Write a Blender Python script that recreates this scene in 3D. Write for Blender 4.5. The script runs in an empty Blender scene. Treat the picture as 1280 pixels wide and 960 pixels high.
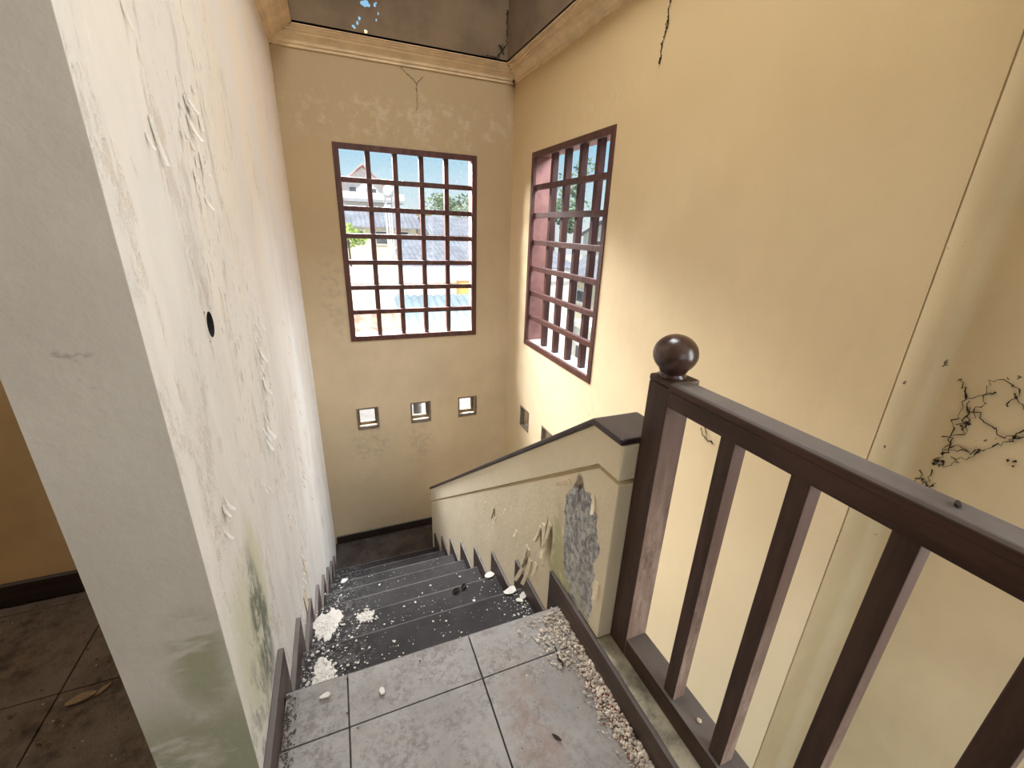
import bpy, bmesh, math, random
from mathutils import Vector, Matrix

# ---------------------------------------------------------------- basics
S = 1.25                       # metres per layout unit (camera eye height above the landing = 1 unit)
random.seed(7)
SC = bpy.context.scene
COL = SC.collection
SC.view_settings.view_transform = 'Standard'
SC.view_settings.look = 'None'
SC.view_settings.gamma = 1.0
SC.view_settings.use_curve_mapping = False
SC.view_settings.exposure = 0.97
SC.cycles.max_bounces = 10
SC.cycles.diffuse_bounces = 6
SC.cycles.transparent_max_bounces = 12
SC.cycles.caustics_reflective = False
SC.cycles.caustics_refractive = False

# ---------------------------------------------------------------- camera
YAW, PITCH, ROLL, FPX = 0.394155701, -0.350739775, 0.037008514, 529.393867
cy, sy, cp, sp = math.cos(YAW), math.sin(YAW), math.cos(PITCH), math.sin(PITCH)
fwd = Vector((sy * cp, cy * cp, sp))
rgt = Vector((cy, -sy, 0))
upv = rgt.cross(fwd)
r2 = math.cos(ROLL) * rgt + math.sin(ROLL) * upv
u2 = -math.sin(ROLL) * rgt + math.cos(ROLL) * upv
cam = bpy.data.cameras.new('camera')
cam.sensor_fit = 'HORIZONTAL'
cam.sensor_width = 36.0
cam.lens = FPX / 1280 * 36.0
cam.clip_start = 0.02
cam.clip_end = 500
camo = bpy.data.objects.new('camera', cam)
COL.objects.link(camo)
mw = Matrix((r2, u2, -fwd)).transposed().to_4x4()
mw.translation = Vector((0, 0, 1.0 * S))
camo.matrix_world = mw
SC.camera = camo

# ---------------------------------------------------------------- world, sun, window daylight, added fill lamps
W = bpy.data.worlds.new('sky')
SC.world = W
W.use_nodes = True
nt = W.node_tree
nt.nodes.clear()
tc = nt.nodes.new('ShaderNodeTexCoord')
sx = nt.nodes.new('ShaderNodeSeparateXYZ')
nt.links.new(tc.outputs['Generated'], sx.inputs[0])
ra = nt.nodes.new('ShaderNodeValToRGB')
e = ra.color_ramp.elements
e[0].position = 0.0
e[0].color = (0.86, 0.93, 0.95, 1)
e[1].position = 0.6
e[1].color = (0.22, 0.44, 0.72, 1)
k = e.new(0.07)
k.color = (0.66, 0.88, 0.97, 1)
k = e.new(0.18)
k.color = (0.38, 0.72, 0.95, 1)
nt.links.new(sx.outputs['Z'], ra.inputs[0])
bg = nt.nodes.new('ShaderNodeBackground')
bg.inputs['Strength'].default_value = 0.49
nt.links.new(ra.outputs[0], bg.inputs[0])
wo = nt.nodes.new('ShaderNodeOutputWorld')
nt.links.new(bg.outputs[0], wo.inputs[0])


def lamp(name, kind, loc, target, energy, color=(1, 1, 1), size=1.0, size_y=None, angle=None):
    l = bpy.data.lights.new(name, kind)
    l.energy = energy
    l.color = color
    if kind == 'AREA':
        l.shape = 'RECTANGLE'
        l.size = size * S
        l.size_y = (size_y or size) * S
    if angle is not None:
        l.angle = angle
    o = bpy.data.objects.new(name, l)
    COL.objects.link(o)
    o.location = Vector(loc) * S
    d = (Vector(target) - Vector(loc)).normalized()
    o.rotation_euler = d.to_track_quat('-Z', 'Y').to_euler()
    return o


lamp('sun', 'SUN', (-2, -4.4, 8), (0, 0, 0), 3.6, (1.0, 0.95, 0.86), angle=0.01)
lamp('fill_behind_camera', 'AREA', (0.55, -2.3, 1.15), (0.5, 1.5, 0.6), 6.5, (1.0, 0.95, 0.88), 1.8, 1.5)  # added lamp behind the camera, standing for unseen daylight
lamp('fill_hall_right', 'AREA', (1.57, -0.64, 1.0), (0.0, -0.3, 0.85), 21.5, (0.97, 0.985, 1.0), 0.9, 1.2)  # added lamp in an invented opening, lifts the left wall
lamp('fill_side_room', 'AREA', (-1.75, 0.85, 1.5), (-0.7, 1.1, 0.2), 2.7, (1.0, 0.95, 0.88), 0.5, 0.5)  # added lamp to lift the dim side room
lamp('fill_overhead', 'AREA', (0.5, 1.3, 3.02), (0.5, 1.3, 0), 31, (0.98, 0.985, 1.0), 0.8, 1.0)  # added overhead lamp in the tray, under a closed roof
lamp('daylight_back_window', 'AREA', (0.05, 4.15, 2.1), (0.75, 1.8, 0.2), 760, (0.98, 0.985, 1.0), 1.2, 0.8)
lamp('daylight_right_window', 'AREA', (2.3, 2.2, 2.35), (0.0, 1.7, 0.4), 200, (0.78, 0.88, 1.0), 1.2, 0.9)


# ---------------------------------------------------------------- materials
class Mat:
    def __init__(self, name, rough=0.7, spec=0.3):
        self.m = bpy.data.materials.new(name)
        self.m.use_nodes = True
        self.t = self.m.node_tree
        self.t.nodes.clear()
        self.out = self.t.nodes.new('ShaderNodeOutputMaterial')
        self.b = self.t.nodes.new('ShaderNodeBsdfPrincipled')
        self.b.inputs['Roughness'].default_value = rough
        self.b.inputs['Specular IOR Level'].default_value = spec
        self.t.links.new(self.b.outputs[0], self.out.inputs[0])
        g = self.t.nodes.new('ShaderNodeNewGeometry')
        self.geo = g
        v = self.t.nodes.new('ShaderNodeVectorMath')
        v.operation = 'SCALE'
        v.inputs['Scale'].default_value = 1 / S
        self.t.links.new(g.outputs['Position'], v.inputs[0])
        self.pos = v.outputs[0]

    def set(self, sock, v):
        if isinstance(v, bpy.types.NodeSocket):
            self.t.links.new(v, sock)
        elif isinstance(v, (tuple, list)):
            if sock.type == 'RGBA' and len(v) == 3:
                v = (*v, 1)
            sock.default_value = v
        else:
            sock.default_value = v

    def math(self, op, a, b=0.0, clamp=False):
        n = self.t.nodes.new('ShaderNodeMath')
        n.operation = op
        n.use_clamp = clamp
        self.set(n.inputs[0], a)
        self.set(n.inputs[1], b)
        return n.outputs[0]

    def vec(self, op, a, b=(0, 0, 0)):
        n = self.t.nodes.new('ShaderNodeVectorMath')
        n.operation = op
        self.set(n.inputs[0], a)
        self.set(n.inputs[1], b)
        return n.outputs['Value'] if op in ('LENGTH', 'DOT_PRODUCT', 'DISTANCE') else n.outputs[0]

    def noise(self, scale=5, detail=4, rough=0.55, stretch=(1, 1, 1), color=False, off=0.0, dist=0.0):
        v = self.vec('MULTIPLY_ADD', self.pos, stretch) if False else self.vec('MULTIPLY', self.pos, stretch)
        if off:
            v = self.vec('ADD', v, (off, off * 1.7, off * 0.6))
        n = self.t.nodes.new('ShaderNodeTexNoise')
        self.set(n.inputs['Vector'], v)
        n.inputs['Scale'].default_value = scale
        n.inputs['Detail'].default_value = detail
        n.inputs['Roughness'].default_value = rough
        n.inputs['Distortion'].default_value = dist
        return n.outputs['Color'] if color else n.outputs['Fac']

    def ramp(self, x, a, b, c=0.0, d=1.0):
        n = self.t.nodes.new('ShaderNodeMapRange')
        n.interpolation_type = 'SMOOTHSTEP'
        self.set(n.inputs['Value'], x)
        n.inputs['From Min'].default_value = a
        n.inputs['From Max'].default_value = b
        n.inputs['To Min'].default_value = c
        n.inputs['To Max'].default_value = d
        return n.outputs[0]

    def mix(self, f, a, b):
        n = self.t.nodes.new('ShaderNodeMix')
        n.data_type = 'RGBA'
        self.set(n.inputs[0], f)
        self.set(n.inputs[6], a)
        self.set(n.inputs[7], b)
        return n.outputs[2]

    def ell(self, c, r, soft=0.3, warp=0.3, wscale=12):
        """1 inside an ellipsoid (layout units), edge broken up by noise."""
        inv = tuple(1.0 / q for q in r)
        v = self.vec('MULTIPLY', self.vec('SUBTRACT', self.pos, c), inv)
        d = self.vec('LENGTH', v)
        if warp:
            nz = self.math('MULTIPLY', self.math('SUBTRACT', self.noise(wscale, 5, 0.65), 0.5), warp * 4)
            d = self.math('ADD', d, nz)
        return self.ramp(d, 1 - soft, 1 + soft, 1.0, 0.0)

    def mul(self, a, b):
        return self.math('MULTIPLY', a, b, True)

    def mx(self, *a):
        r = a[0]
        for q in a[1:]:
            r = self.math('MAXIMUM', r, q)
        return r

    def axis(self, i):
        n = self.t.nodes.new('ShaderNodeSeparateXYZ')
        self.set(n.inputs[0], self.pos)
        return n.outputs[i]

    def nz(self):
        n = self.t.nodes.new('ShaderNodeSeparateXYZ')
        self.set(n.inputs[0], self.geo.outputs['Normal'])
        return n.outputs[2]

    def col(self, c):
        self.set(self.b.inputs['Base Color'], c)
        return self

    def bump(self, h, strength=0.3, dist=0.01):
        n = self.t.nodes.new('ShaderNodeBump')
        n.inputs['Strength'].default_value = strength
        n.inputs['Distance'].default_value = dist
        self.set(n.inputs['Height'], h)
        self.t.links.new(n.outputs[0], self.b.inputs['Normal'])
        return self

    def rough(self, r):
        self.set(self.b.inputs['Roughness'], r)
        return self


def simple(name, c, rough=0.7, var=0.25, scale=8, spec=0.3, stretch=(1, 1, 1), bump=0.1):
    m = Mat(name, rough, spec)
    n = m.noise(scale, 5, 0.6, stretch)
    d = tuple(q * (1 - var) for q in c)
    l = tuple(min(1, q * (1 + var)) for q in c)
    m.col(m.mix(m.ramp(n, 0.3, 0.7), d, l))
    m.bump(n, bump, 0.01)
    return m.m


YEL = (0.80, 0.64, 0.40)


def plaster_base(m, c, mottle=0.12):
    n = m.noise(2.2, 5, 0.6)
    n2 = m.noise(14, 4, 0.6, (1, 1, 0.35), off=3.1)
    c1 = m.mix(m.ramp(n, 0.3, 0.7), tuple(q * (1 - mottle) for q in c), tuple(min(1, q * (1 + mottle * .6)) for q in c))
    return m.mix(m.math('MULTIPLY', m.ramp(n2, 0.45, 0.75), 0.25), c1, tuple(q * 0.86 for q in c))


def fine_bump(m, extra=None, s=0.25):
    h = m.math('ADD', m.math('MULTIPLY', m.noise(60, 3, 0.6), 0.25), m.math('MULTIPLY', m.noise(5, 4, 0.5, off=1.3), 1.0))
    if extra is not None:
        h = m.math('ADD', h, extra)
    m.bump(h, s, 0.012)


def mat_wall_right():
    m = Mat('yellow_plaster', 0.75, 0.25)
    c = plaster_base(m, YEL, 0.06)
    # old water marks above and below the window
    st = m.mul(m.mx(m.ell((1.2, 2.25, 1.56), (0.2, 0.55, 0.10), 0.5, 0.35), m.ell((1.2, 2.6, 1.5), (0.2, 0.28, 0.12), 0.5, 0.35)), m.ramp(m.noise(22, 6, 0.7), 0.45, 0.62))
    c = m.mix(m.math('MULTIPLY', st, 0.55), c, (0.85, 0.77, 0.62))
    dk = m.mul(m.mx(m.ell((1.2, 2.0, 1.54), (0.2, 0.4, 0.07), 0.5, 0.4), m.ell((1.2, 1.9, 0.02), (0.2, 0.4, 0.2), 0.5, 0.4)), m.ramp(m.noise(40, 5, 0.75, (1, 1, 0.6)), 0.58, 0.66))
    c = m.mix(m.math('MULTIPLY', dk, 0.6), c, (0.25, 0.2, 0.13))
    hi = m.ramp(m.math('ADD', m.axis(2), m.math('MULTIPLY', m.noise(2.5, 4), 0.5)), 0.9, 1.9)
    c = m.mix(m.math('MULTIPLY', hi, 0.8), c, (0.60, 0.44, 0.215))  # deeper yellow paint up high, darkened further to offset light in the colour
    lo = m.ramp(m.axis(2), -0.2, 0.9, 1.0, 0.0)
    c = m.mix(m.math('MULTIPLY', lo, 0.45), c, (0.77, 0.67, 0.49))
    m.col(c)
    fine_bump(m, None, 0.18)
    return m.m


def mat_wall_recess():
    m = Mat('yellow_plaster_recess', 0.75, 0.25)
    c = plaster_base(m, (0.80, 0.65, 0.42), 0.08)
    sp = m.mul(m.ramp(m.noise(34, 3, 0.5, off=5.5), 0.70, 0.73), m.ell((1.37, 0.42, 0.62), (0.3, 0.2, 0.55), 0.4, 0.3))
    c = m.mix(m.math('MULTIPLY', sp, 0.85), c, (0.06, 0.045, 0.03))
    m.col(c)
    fine_bump(m)
    return m.m


def mat_wall_back():
    m = Mat('yellow_plaster_back', 0.75, 0.25)
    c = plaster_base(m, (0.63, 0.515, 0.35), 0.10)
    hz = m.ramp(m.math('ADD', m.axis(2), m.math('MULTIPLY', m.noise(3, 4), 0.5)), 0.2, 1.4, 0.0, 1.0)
    c = m.mix(m.math('MULTIPLY', hz, 0.8), c, (0.42, 0.305, 0.16))  # upper wall darkened in the colour, offsetting light that falls there
    up = m.mul(m.ell((0.5, 3.03, 1.6), (0.9, 0.3, 0.12), 0.6, 0.4), m.ramp(m.noise(16, 6, 0.7), 0.48, 0.66))
    c = m.mix(m.math('MULTIPLY', up, 0.22), c, (0.84, 0.76, 0.6))
    g = m.mx(m.ell((0.12, 3.03, -0.55), (0.11, 0.3, 0.16), 0.6, 0.35), m.ell((0.49, 3.03, -0.60), (0.09, 0.3, 0.14), 0.6, 0.35),
             m.ell((-0.03, 3.03, 0.55), (0.08, 0.3, 0.3), 0.6, 0.35))
    g = m.mul(g, m.ramp(m.noise(26, 5, 0.7), 0.42, 0.62))
    c = m.mix(m.math('MULTIPLY', g, 0.36), c, (0.30, 0.27, 0.22))
    m.col(c)
    fine_bump(m)
    return m.m


def mat_wall_left():
    m = Mat('peeling_white_plaster', 0.72, 0.25)
    n = m.noise(2.0, 5, 0.6, (1, 1, 0.35))
    c = m.mix(m.ramp(n, 0.35, 0.65), (0.85, 0.845, 0.83), (0.85, 0.81, 0.75))
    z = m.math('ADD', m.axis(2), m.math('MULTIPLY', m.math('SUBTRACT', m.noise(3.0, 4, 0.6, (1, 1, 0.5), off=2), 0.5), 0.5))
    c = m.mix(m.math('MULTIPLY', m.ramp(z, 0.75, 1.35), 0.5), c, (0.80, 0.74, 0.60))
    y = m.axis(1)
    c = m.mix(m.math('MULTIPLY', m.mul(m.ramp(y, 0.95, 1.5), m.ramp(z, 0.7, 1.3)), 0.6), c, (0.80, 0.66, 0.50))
    # flayed vertical streaks where the paint has lifted
    streak = m.ramp(m.noise(9, 6, 0.7, (1, 1.6, 0.28), off=7), 0.56, 0.66)
    zone = m.mx(m.ell((-0.21, 0.98, 0.95), (0.2, 0.16, 0.5), 0.5, 0.3), m.ell((-0.21, 1.24, 0.58), (0.2, 0.16, 0.35), 0.5, 0.3),
                m.ell((-0.21, 1.5, 0.05), (0.2, 0.3, 0.4), 0.5, 0.3), m.ell((-0.21, 1.15, 1.25), (0.2, 0.25, 0.3), 0.5, 0.3))
    c = m.mix(m.math('MULTIPLY', m.mul(streak, zone), 0.6), c, (0.55, 0.51, 0.47))
    grey = m.ramp(m.noise(24, 6, 0.75, (1, 1.3, 0.5), off=11), 0.58, 0.64)
    c = m.mix(m.math('MULTIPLY', m.mul(grey, zone), 0.6), c, (0.40, 0.34, 0.27))
    crack = m.mul(m.ramp(m.noise(48, 5, 0.75, (1, 1.5, 0.35), off=4), 0.62, 0.65), zone)
    c = m.mix(m.math('MULTIPLY', crack, 0.7), c, (0.17, 0.12, 0.08))
    wm = m.ramp(m.noise(3.5, 5, 0.65, (1, 1.4, 0.45), off=15), 0.44, 0.60)
    c = m.mix(m.math('MULTIPLY', wm, 0.55), c, (0.74, 0.715, 0.68))
    pk = m.mul(m.ramp(m.noise(7, 6, 0.7, (1, 1.3, 0.5), off=21), 0.55, 0.62), m.ramp(m.noise(30, 5, 0.8, (1, 1.2, 0.6), off=2), 0.42, 0.60))
    c = m.mix(m.math('MULTIPLY', pk, 0.4), c, (0.55, 0.46, 0.36))
    # green and black damp near the floor
    gr = m.mx(m.ell((-0.21, 0.70, 0.24), (0.2, 0.10, 0.16), 0.5, 0.25), m.ell((-0.21, 0.82, 0.30), (0.2, 0.05, 0.14), 0.5, 0.25))
    c = m.mix(m.math('MULTIPLY', gr, 0.55), c, (0.55, 0.56, 0.33))
    bk = m.mul(m.ell((-0.21, 0.775, 0.225), (0.2, 0.055, 0.155), 0.35, 0.25), m.ramp(m.noise(26, 6, 0.75, (1, 1, 0.5)), 0.36, 0.56))
    c = m.mix(m.math('MULTIPLY', bk, 0.85), c, (0.11, 0.125, 0.10))
    b2 = m.mul(m.ell((-0.21, 0.66, 0.13), (0.2, 0.07, 0.10), 0.4, 0.25), m.ramp(m.noise(32, 6, 0.75, (1, 1, 0.6), off=2), 0.46, 0.6))
    c = m.mix(m.math('MULTIPLY', b2, 0.7), c, (0.24, 0.25, 0.22))
    # pier face (towards the landing): plain grey tone with algae at the foot
    px = m.ramp(m.axis(1), 0.5885, 0.590, 1.0, 0.0)
    pc = m.mix(m.ramp(m.noise(5, 5, 0.6, (1, 1, 0.6)), 0.3, 0.7), (0.52, 0.47, 0.41), (0.60, 0.55, 0.485))
    al = m.mx(m.mul(m.ramp(m.axis(2), 0.21, 0.36, 1.0, 0.0), m.ramp(m.noise(9, 4, 0.6, (1, 1, 1)), 0.34, 0.52)), m.ell((-0.245, 0.588, 0.36), (0.035, 0.2, 0.09), 0.6, 0.3))
    al = m.mul(al, m.ramp(m.noise(13, 3, 0.6, (0.5, 1, 1.4), off=9), 0.66, 0.56))
    pc = m.mix(m.math('MULTIPLY', al, 0.75), pc, (0.27, 0.275, 0.155))
    sc = m.mul(m.ramp(m.noise(20, 4, 0.65, (0.6, 1, 1), off=6), 0.63, 0.70), m.ell((-0.28, 0.588, 0.82), (0.05, 0.2, 0.10), 0.6, 0.3))
    pc = m.mix(m.math('MULTIPLY', sc, 0.6), pc, (0.25, 0.22, 0.19))
    c = m.mix(px, c, pc)
    m.col(c)
    lift = m.math('ADD', pk, m.ramp(m.noise(4, 4, 0.6, (1, 2.0, 0.4), off=17), 0.4, 0.6))
    lift = m.math('MULTIPLY', lift, m.math('MULTIPLY', m.math('SUBTRACT', 1.0, px), -0.5))
    pl = m.math('ADD', m.math('MULTIPLY', m.mul(streak, zone), -0.7), lift)
    fine_bump(m, pl, 0.45)
    return m.m


def mat_parapet():
    m = Mat('parapet_plaster', 0.75, 0.25)
    c = plaster_base(m, (0.88, 0.77, 0.57), 0.06)
    y = m.axis(1)
    c = m.mix(m.ramp(y, 1.1, 2.2, 0.0, 0.5), c, (0.82, 0.74, 0.58))
    g = m.mul(m.mx(m.ell((0.505, 0.835, 0.13), (0.1, 0.05, 0.14), 0.5, 0.2), m.ell((0.505, 0.76, 0.09), (0.1, 0.10, 0.07), 0.5, 0.2)), m.ramp(m.noise(20, 4), 0.3, 0.55))
    c = m.mix(m.math('MULTIPLY', g, 0.7), c, (0.42, 0.43, 0.20))
    # cement bared where the paint came off
    pa = m.mx(m.ell((0.505, 0.735, 0.30), (0.1, 0.078, 0.115), 0.05, 0.22, 18), m.ell((0.505, 0.705, 0.15), (0.1, 0.055, 0.16), 0.05, 0.22, 18),
              m.ell((0.505, 0.77, 0.25), (0.1, 0.04, 0.15), 0.05, 0.22, 18))
    cem = m.mix(m.ramp(m.noise(55, 6, 0.85, (1, 1, 0.75)), 0.40, 0.60), (0.22, 0.22, 0.225), (0.66, 0.65, 0.63))
    cem = m.mix(m.ramp(m.noise(90, 4, 0.8, off=3), 0.62, 0.68), cem, (0.66, 0.60, 0.48))
    cem = m.mix(m.mul(m.ell((0.505, 0.73, 0.03), (0.1, 0.08, 0.12), 0.5, 0.3), m.ramp(m.noise(18, 4), 0.4, 0.6)), cem, (0.55, 0.56, 0.40))
    c = m.mix(pa, c, cem)
    ch = m.mul(m.ramp(m.noise(60, 4, 0.6, (1, 1.4, 0.7), off=8), 0.69, 0.71), m.mx(m.ell((0.505, 1.35, -0.08), (0.1, 0.2, 0.08), 0.4, 0.3), m.ell((0.505, 1.0, -0.02), (0.1, 0.15, 0.1), 0.4, 0.3)))
    c = m.mix(m.math('MULTIPLY', ch, 0.7), c, (0.26, 0.19, 0.12))
    curl_shade = m.mx(m.ell((0.505, 0.935, 0.12), (0.1, 0.008, 0.04), 0.4, 0.25, 40), m.ell((0.505, 0.903, 0.16), (0.1, 0.006, 0.05), 0.4, 0.25, 40), m.ell((0.505, 0.875, 0.155), (0.1, 0.007, 0.045), 0.4, 0.25, 40),
               m.ell((0.505, 1.02, -0.05), (0.1, 0.008, 0.05), 0.4, 0.25, 40), m.ell((0.505, 0.757, 0.425), (0.1, 0.014, 0.02), 0.4, 0.3, 40), m.ell((0.505, 1.35, -0.09), (0.1, 0.008, 0.03), 0.4, 0.25, 40))
    c = m.mix(m.math('MULTIPLY', curl_shade, 0.8), c, (0.17, 0.11, 0.065))  # shade behind the paint curls put into the colour as dark streaks
    m.col(c)
    h = m.math('MULTIPLY', pa, -1.3)
    h = m.math('ADD', h, m.math('MULTIPLY', m.mul(pa, m.noise(50, 5, 0.8)), 1.2))
    fine_bump(m, h, 0.5)
    return m.m


def mat_tile(dirty=0.0):
    m = Mat('dusty_floor_tile' if not dirty else 'dirt_covered_tile', 0.55, 0.35)
    n = m.noise(6, 6, 0.65)
    c = m.mix(m.ramp(n, 0.3, 0.7), (0.245, 0.23, 0.215), (0.34, 0.324, 0.308))
    st = m.mul(m.ramp(m.noise(11, 6, 0.75, off=3), 0.36, 0.62), m.ramp(m.noise(60, 6, 0.8), 0.45, 0.57))
    c = m.mix(m.math('MULTIPLY', st, 0.65), c, (0.13, 0.11, 0.10))
    fs = m.ramp(m.noise(150, 3, 0.7, off=9), 0.60, 0.68)
    c = m.mix(m.math('MULTIPLY', fs, 0.4), c, (0.17, 0.15, 0.14))
    rd = m.mul(m.ell((0.30, 0.52, 0), (0.05, 0.16, 0.3), 0.6, 0.3), m.ramp(m.noise(20, 5), 0.35, 0.6))
    c = m.mix(m.math('MULTIPLY', rd, 0.6), c, (0.25, 0.17, 0.14))
    edge = m.mul(m.ramp(m.axis(0), 0.38, 0.50), m.ramp(m.noise(16, 5), 0.3, 0.6))
    c = m.mix(m.math('MULTIPLY', edge, 0.45), c, (0.30, 0.25, 0.20))
    if dirty:
        d = m.ramp(m.noise(5, 6, 0.7, off=4), 0.35, 0.62)
        soil = m.mix(m.ramp(m.noise(30, 5, 0.7), 0.35, 0.65), (0.055, 0.04, 0.03), (0.25, 0.195, 0.145))
        c = m.mix(0.6, c, (0.26, 0.205, 0.155))
        c = m.mix(m.math('MULTIPLY', d, 0.9), c, soil)
    m.col(c)
    m.bump(m.noise(40 if not dirty else 22, 6, 0.75), 0.25 + dirty * 0.5, 0.006 + dirty * 0.012)
    return m.m


def mat_tread(name, c0, c1, dusty=0.55):
    m = Mat(name, 0.8, 0.15)
    n = m.noise(7, 6, 0.7)
    c = m.mix(m.ramp(n, 0.3, 0.7), c0, c1)
    sp = m.ramp(m.noise(80, 3, 0.6, off=2), 0.66, 0.72)
    c = m.mix(m.math('MULTIPLY', sp, 0.5), c, (0.22, 0.205, 0.19))
    dust = m.mul(m.ramp(m.axis(0), 0.06, -0.2), m.ramp(m.noise(60, 6, 0.8, off=6), 0.50, 0.60))
    c = m.mix(m.math('MULTIPLY', dust, dusty), c, (0.34, 0.33, 0.325))
    m.col(c)
    m.bump(m.noise(50, 4, 0.7), 0.25, 0.004)
    return m.m


def mat_wood(name, c0, c1, axis='z', rough=0.45, dust=0.0, worn=None, coat=0.0):
    m = Mat(name, rough, 0.4)
    st = {'x': (0.12, 1, 1), 'y': (1, 0.12, 1), 'z': (1, 1, 0.12)}[axis]
    g = m.noise(38, 5, 0.65, st)
    c = m.mix(m.ramp(g, 0.35, 0.65), c0, c1)
    if worn:
        w = m.mul(m.ramp(m.noise(30, 6, 0.75, st, off=5), worn[1], worn[1] + 0.10), 1.0)
        if len(worn) > 2:
            w = m.mul(m.ramp(m.noise(30, 6, 0.75, st, off=5), worn[1], worn[1] + 0.10), m.ramp(m.axis(2), worn[2], worn[3]))
        c = m.mix(w, c, worn[0])
    if dust:
        d = m.mul(m.ramp(m.nz(), 0.6, 0.95), m.ramp(m.noise(9, 5, 0.65), 0.2, 0.6, 0.55, 1.0))
        c = m.mix(m.math('MULTIPLY', d, dust), c, (0.24, 0.225, 0.22))
    m.col(c)
    if coat:
        m.b.inputs['Coat Weight'].default_value = coat
        m.b.inputs['Coat Roughness'].default_value = 0.2
    m.bump(g, 0.18, 0.003)
    return m.m


def mat_newel():
    m = mat_wood('newel_wood', (0.045, 0.024, 0.017), (0.085, 0.046, 0.033), 'z')
    return m


def mat_post(name, z0=0.55, z1=0.20):
    """dark varnished post, its faces towards the landing (south) rubbed pale near the foot"""
    m = Mat(name, 0.5, 0.35)
    g = m.noise(38, 5, 0.65, (1, 1, 0.12))
    c = m.mix(m.ramp(g, 0.35, 0.65), (0.048, 0.026, 0.019), (0.085, 0.047, 0.035))
    n = m.t.nodes.new('ShaderNodeSeparateXYZ')
    m.set(n.inputs[0], m.geo.outputs['Normal'])
    south = m.ramp(n.outputs[1], -0.9, -0.5, 1.0, 0.0)
    pale = m.mix(m.ramp(m.noise(50, 5, 0.7, (1, 1, 0.2), off=3), 0.35, 0.65), (0.32, 0.22, 0.17), (0.60, 0.47, 0.38))
    amt = m.mul(m.ramp(m.axis(2), z0, z1), m.ramp(m.noise(22, 6, 0.75, (1, 1, 0.35), off=6), 0.30, 0.55))
    amt = m.mx(amt, m.mul(m.ramp(m.axis(2), 0.34, 0.15), 0.95))
    c = m.mix(m.mul(south, amt), c, pale)
    c = m.mix(m.mul(south, 0.4), c, (0.24, 0.14, 0.115))  # whole south face lightened in colour, standing for light from behind
    m.col(c)
    m.bump(g, 0.2, 0.003)
    return m.m


def mat_glass():
    m = Mat('dusty_window_glass', 0.05)
    t = m.t
    t.nodes.remove(m.b)
    tr = t.nodes.new('ShaderNodeBsdfTransparent')
    gl = t.nodes.new('ShaderNodeBsdfGlossy')
    gl.inputs['Roughness'].default_value = 0.03
    df = t.nodes.new('ShaderNodeBsdfDiffuse')
    df.inputs['Color'].default_value = (0.7, 0.7, 0.68, 1)
    fr = t.nodes.new('ShaderNodeFresnel')
    fr.inputs['IOR'].default_value = 1.3
    m1 = t.nodes.new('ShaderNodeMixShader')
    t.links.new(m.math('MULTIPLY', fr.outputs[0], m.math('SUBTRACT', 1.0, m.geo.outputs['Backfacing'])), m1.inputs[0])
    t.links.new(tr.outputs[0], m1.inputs[1])
    t.links.new(gl.outputs[0], m1.inputs[2])
    m2 = t.nodes.new('ShaderNodeMixShader')
    sp = m.ramp(m.noise(60, 5, 0.7), 0.52, 0.75, 0.02, 0.22)
    t.links.new(sp, m2.inputs[0])
    t.links.new(m1.outputs[0], m2.inputs[1])
    t.links.new(df.outputs[0], m2.inputs[2])
    t.links.new(m2.outputs[0], m.out.inputs[0])
    return m.m


M = {}
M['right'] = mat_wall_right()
M['recess'] = mat_wall_recess()
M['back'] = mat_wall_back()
M['left'] = mat_wall_left()
M['parapet'] = mat_parapet()
M['plain'] = simple('cream_plaster', (0.74, 0.62, 0.44), 0.8, 0.1, 6)
M['cornice'] = simple('cornice_plaster', (0.70, 0.55, 0.34), 0.75, 0.12, 9)
M['tray'] = simple('stained_darkened_board', (0.20, 0.14, 0.085), 0.85, 0.22, 3.5, bump=0.2)  # stained board, colour darkened to stand for shade inside the tray
M['ceil'] = simple('ceiling_paint', (0.70, 0.62, 0.48), 0.85, 0.12, 3)
M['store'] = simple('shaded_room_plaster', (0.72, 0.52, 0.28), 0.85, 0.12, 3)
M['tile'] = mat_tile()
M['dirty'] = mat_tile(1.0)
M['grout'] = simple('dark_grout', (0.12, 0.105, 0.092), 0.9, 0.3, 40)
M['tread'] = mat_tread('slate_tread', (0.026, 0.0238, 0.0242), (0.048, 0.044, 0.0445))
M['riser'] = mat_tread('slate_riser', (0.03, 0.024, 0.022), (0.05, 0.04, 0.037))
M['nosing'] = mat_tread('scuffed_nosing', (0.08, 0.073, 0.072), (0.16, 0.148, 0.145))
M['lower'] = mat_tread('lower_landing_tile', (0.040, 0.030, 0.024), (0.085, 0.066, 0.053), 0.0)
M['conc'] = simple('raw_concrete', (0.30, 0.28, 0.25), 0.9, 0.2, 12)
M['kerb'] = simple('mossy_kerb_plaster', (0.36, 0.33, 0.25), 0.85, 0.5, 22, bump=0.3)
M['skirt'] = mat_wood('skirting_wood', (0.050, 0.032, 0.026), (0.100, 0.068, 0.057), 'y', 0.5, 0.35, ((0.24, 0.19, 0.16), 0.68))
M['skirtdark'] = mat_wood('dark_skirting_wood', (0.022, 0.014, 0.012), (0.042, 0.027, 0.022), 'x', 0.5, 0.3)
M['post'] = mat_post('newel_post_wood', 0.72, 0.25)
M['bal'] = mat_post('baluster_wood', 0.58, 0.16)
M['rail'] = mat_wood('handrail_wood', (0.042, 0.018, 0.012), (0.082, 0.038, 0.027), 'y', 0.5, 0.75, ((0.15, 0.10, 0.08), 0.66))
M['brail'] = mat_wood('bottom_rail_wood', (0.036, 0.018, 0.013), (0.070, 0.038, 0.028), 'y', 0.5, 0.6)
M['ball'] = mat_wood('varnished_ball_wood', (0.045, 0.020, 0.014), (0.075, 0.035, 0.026), 'z', 0.30, 0.0, None, 0.6)
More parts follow.
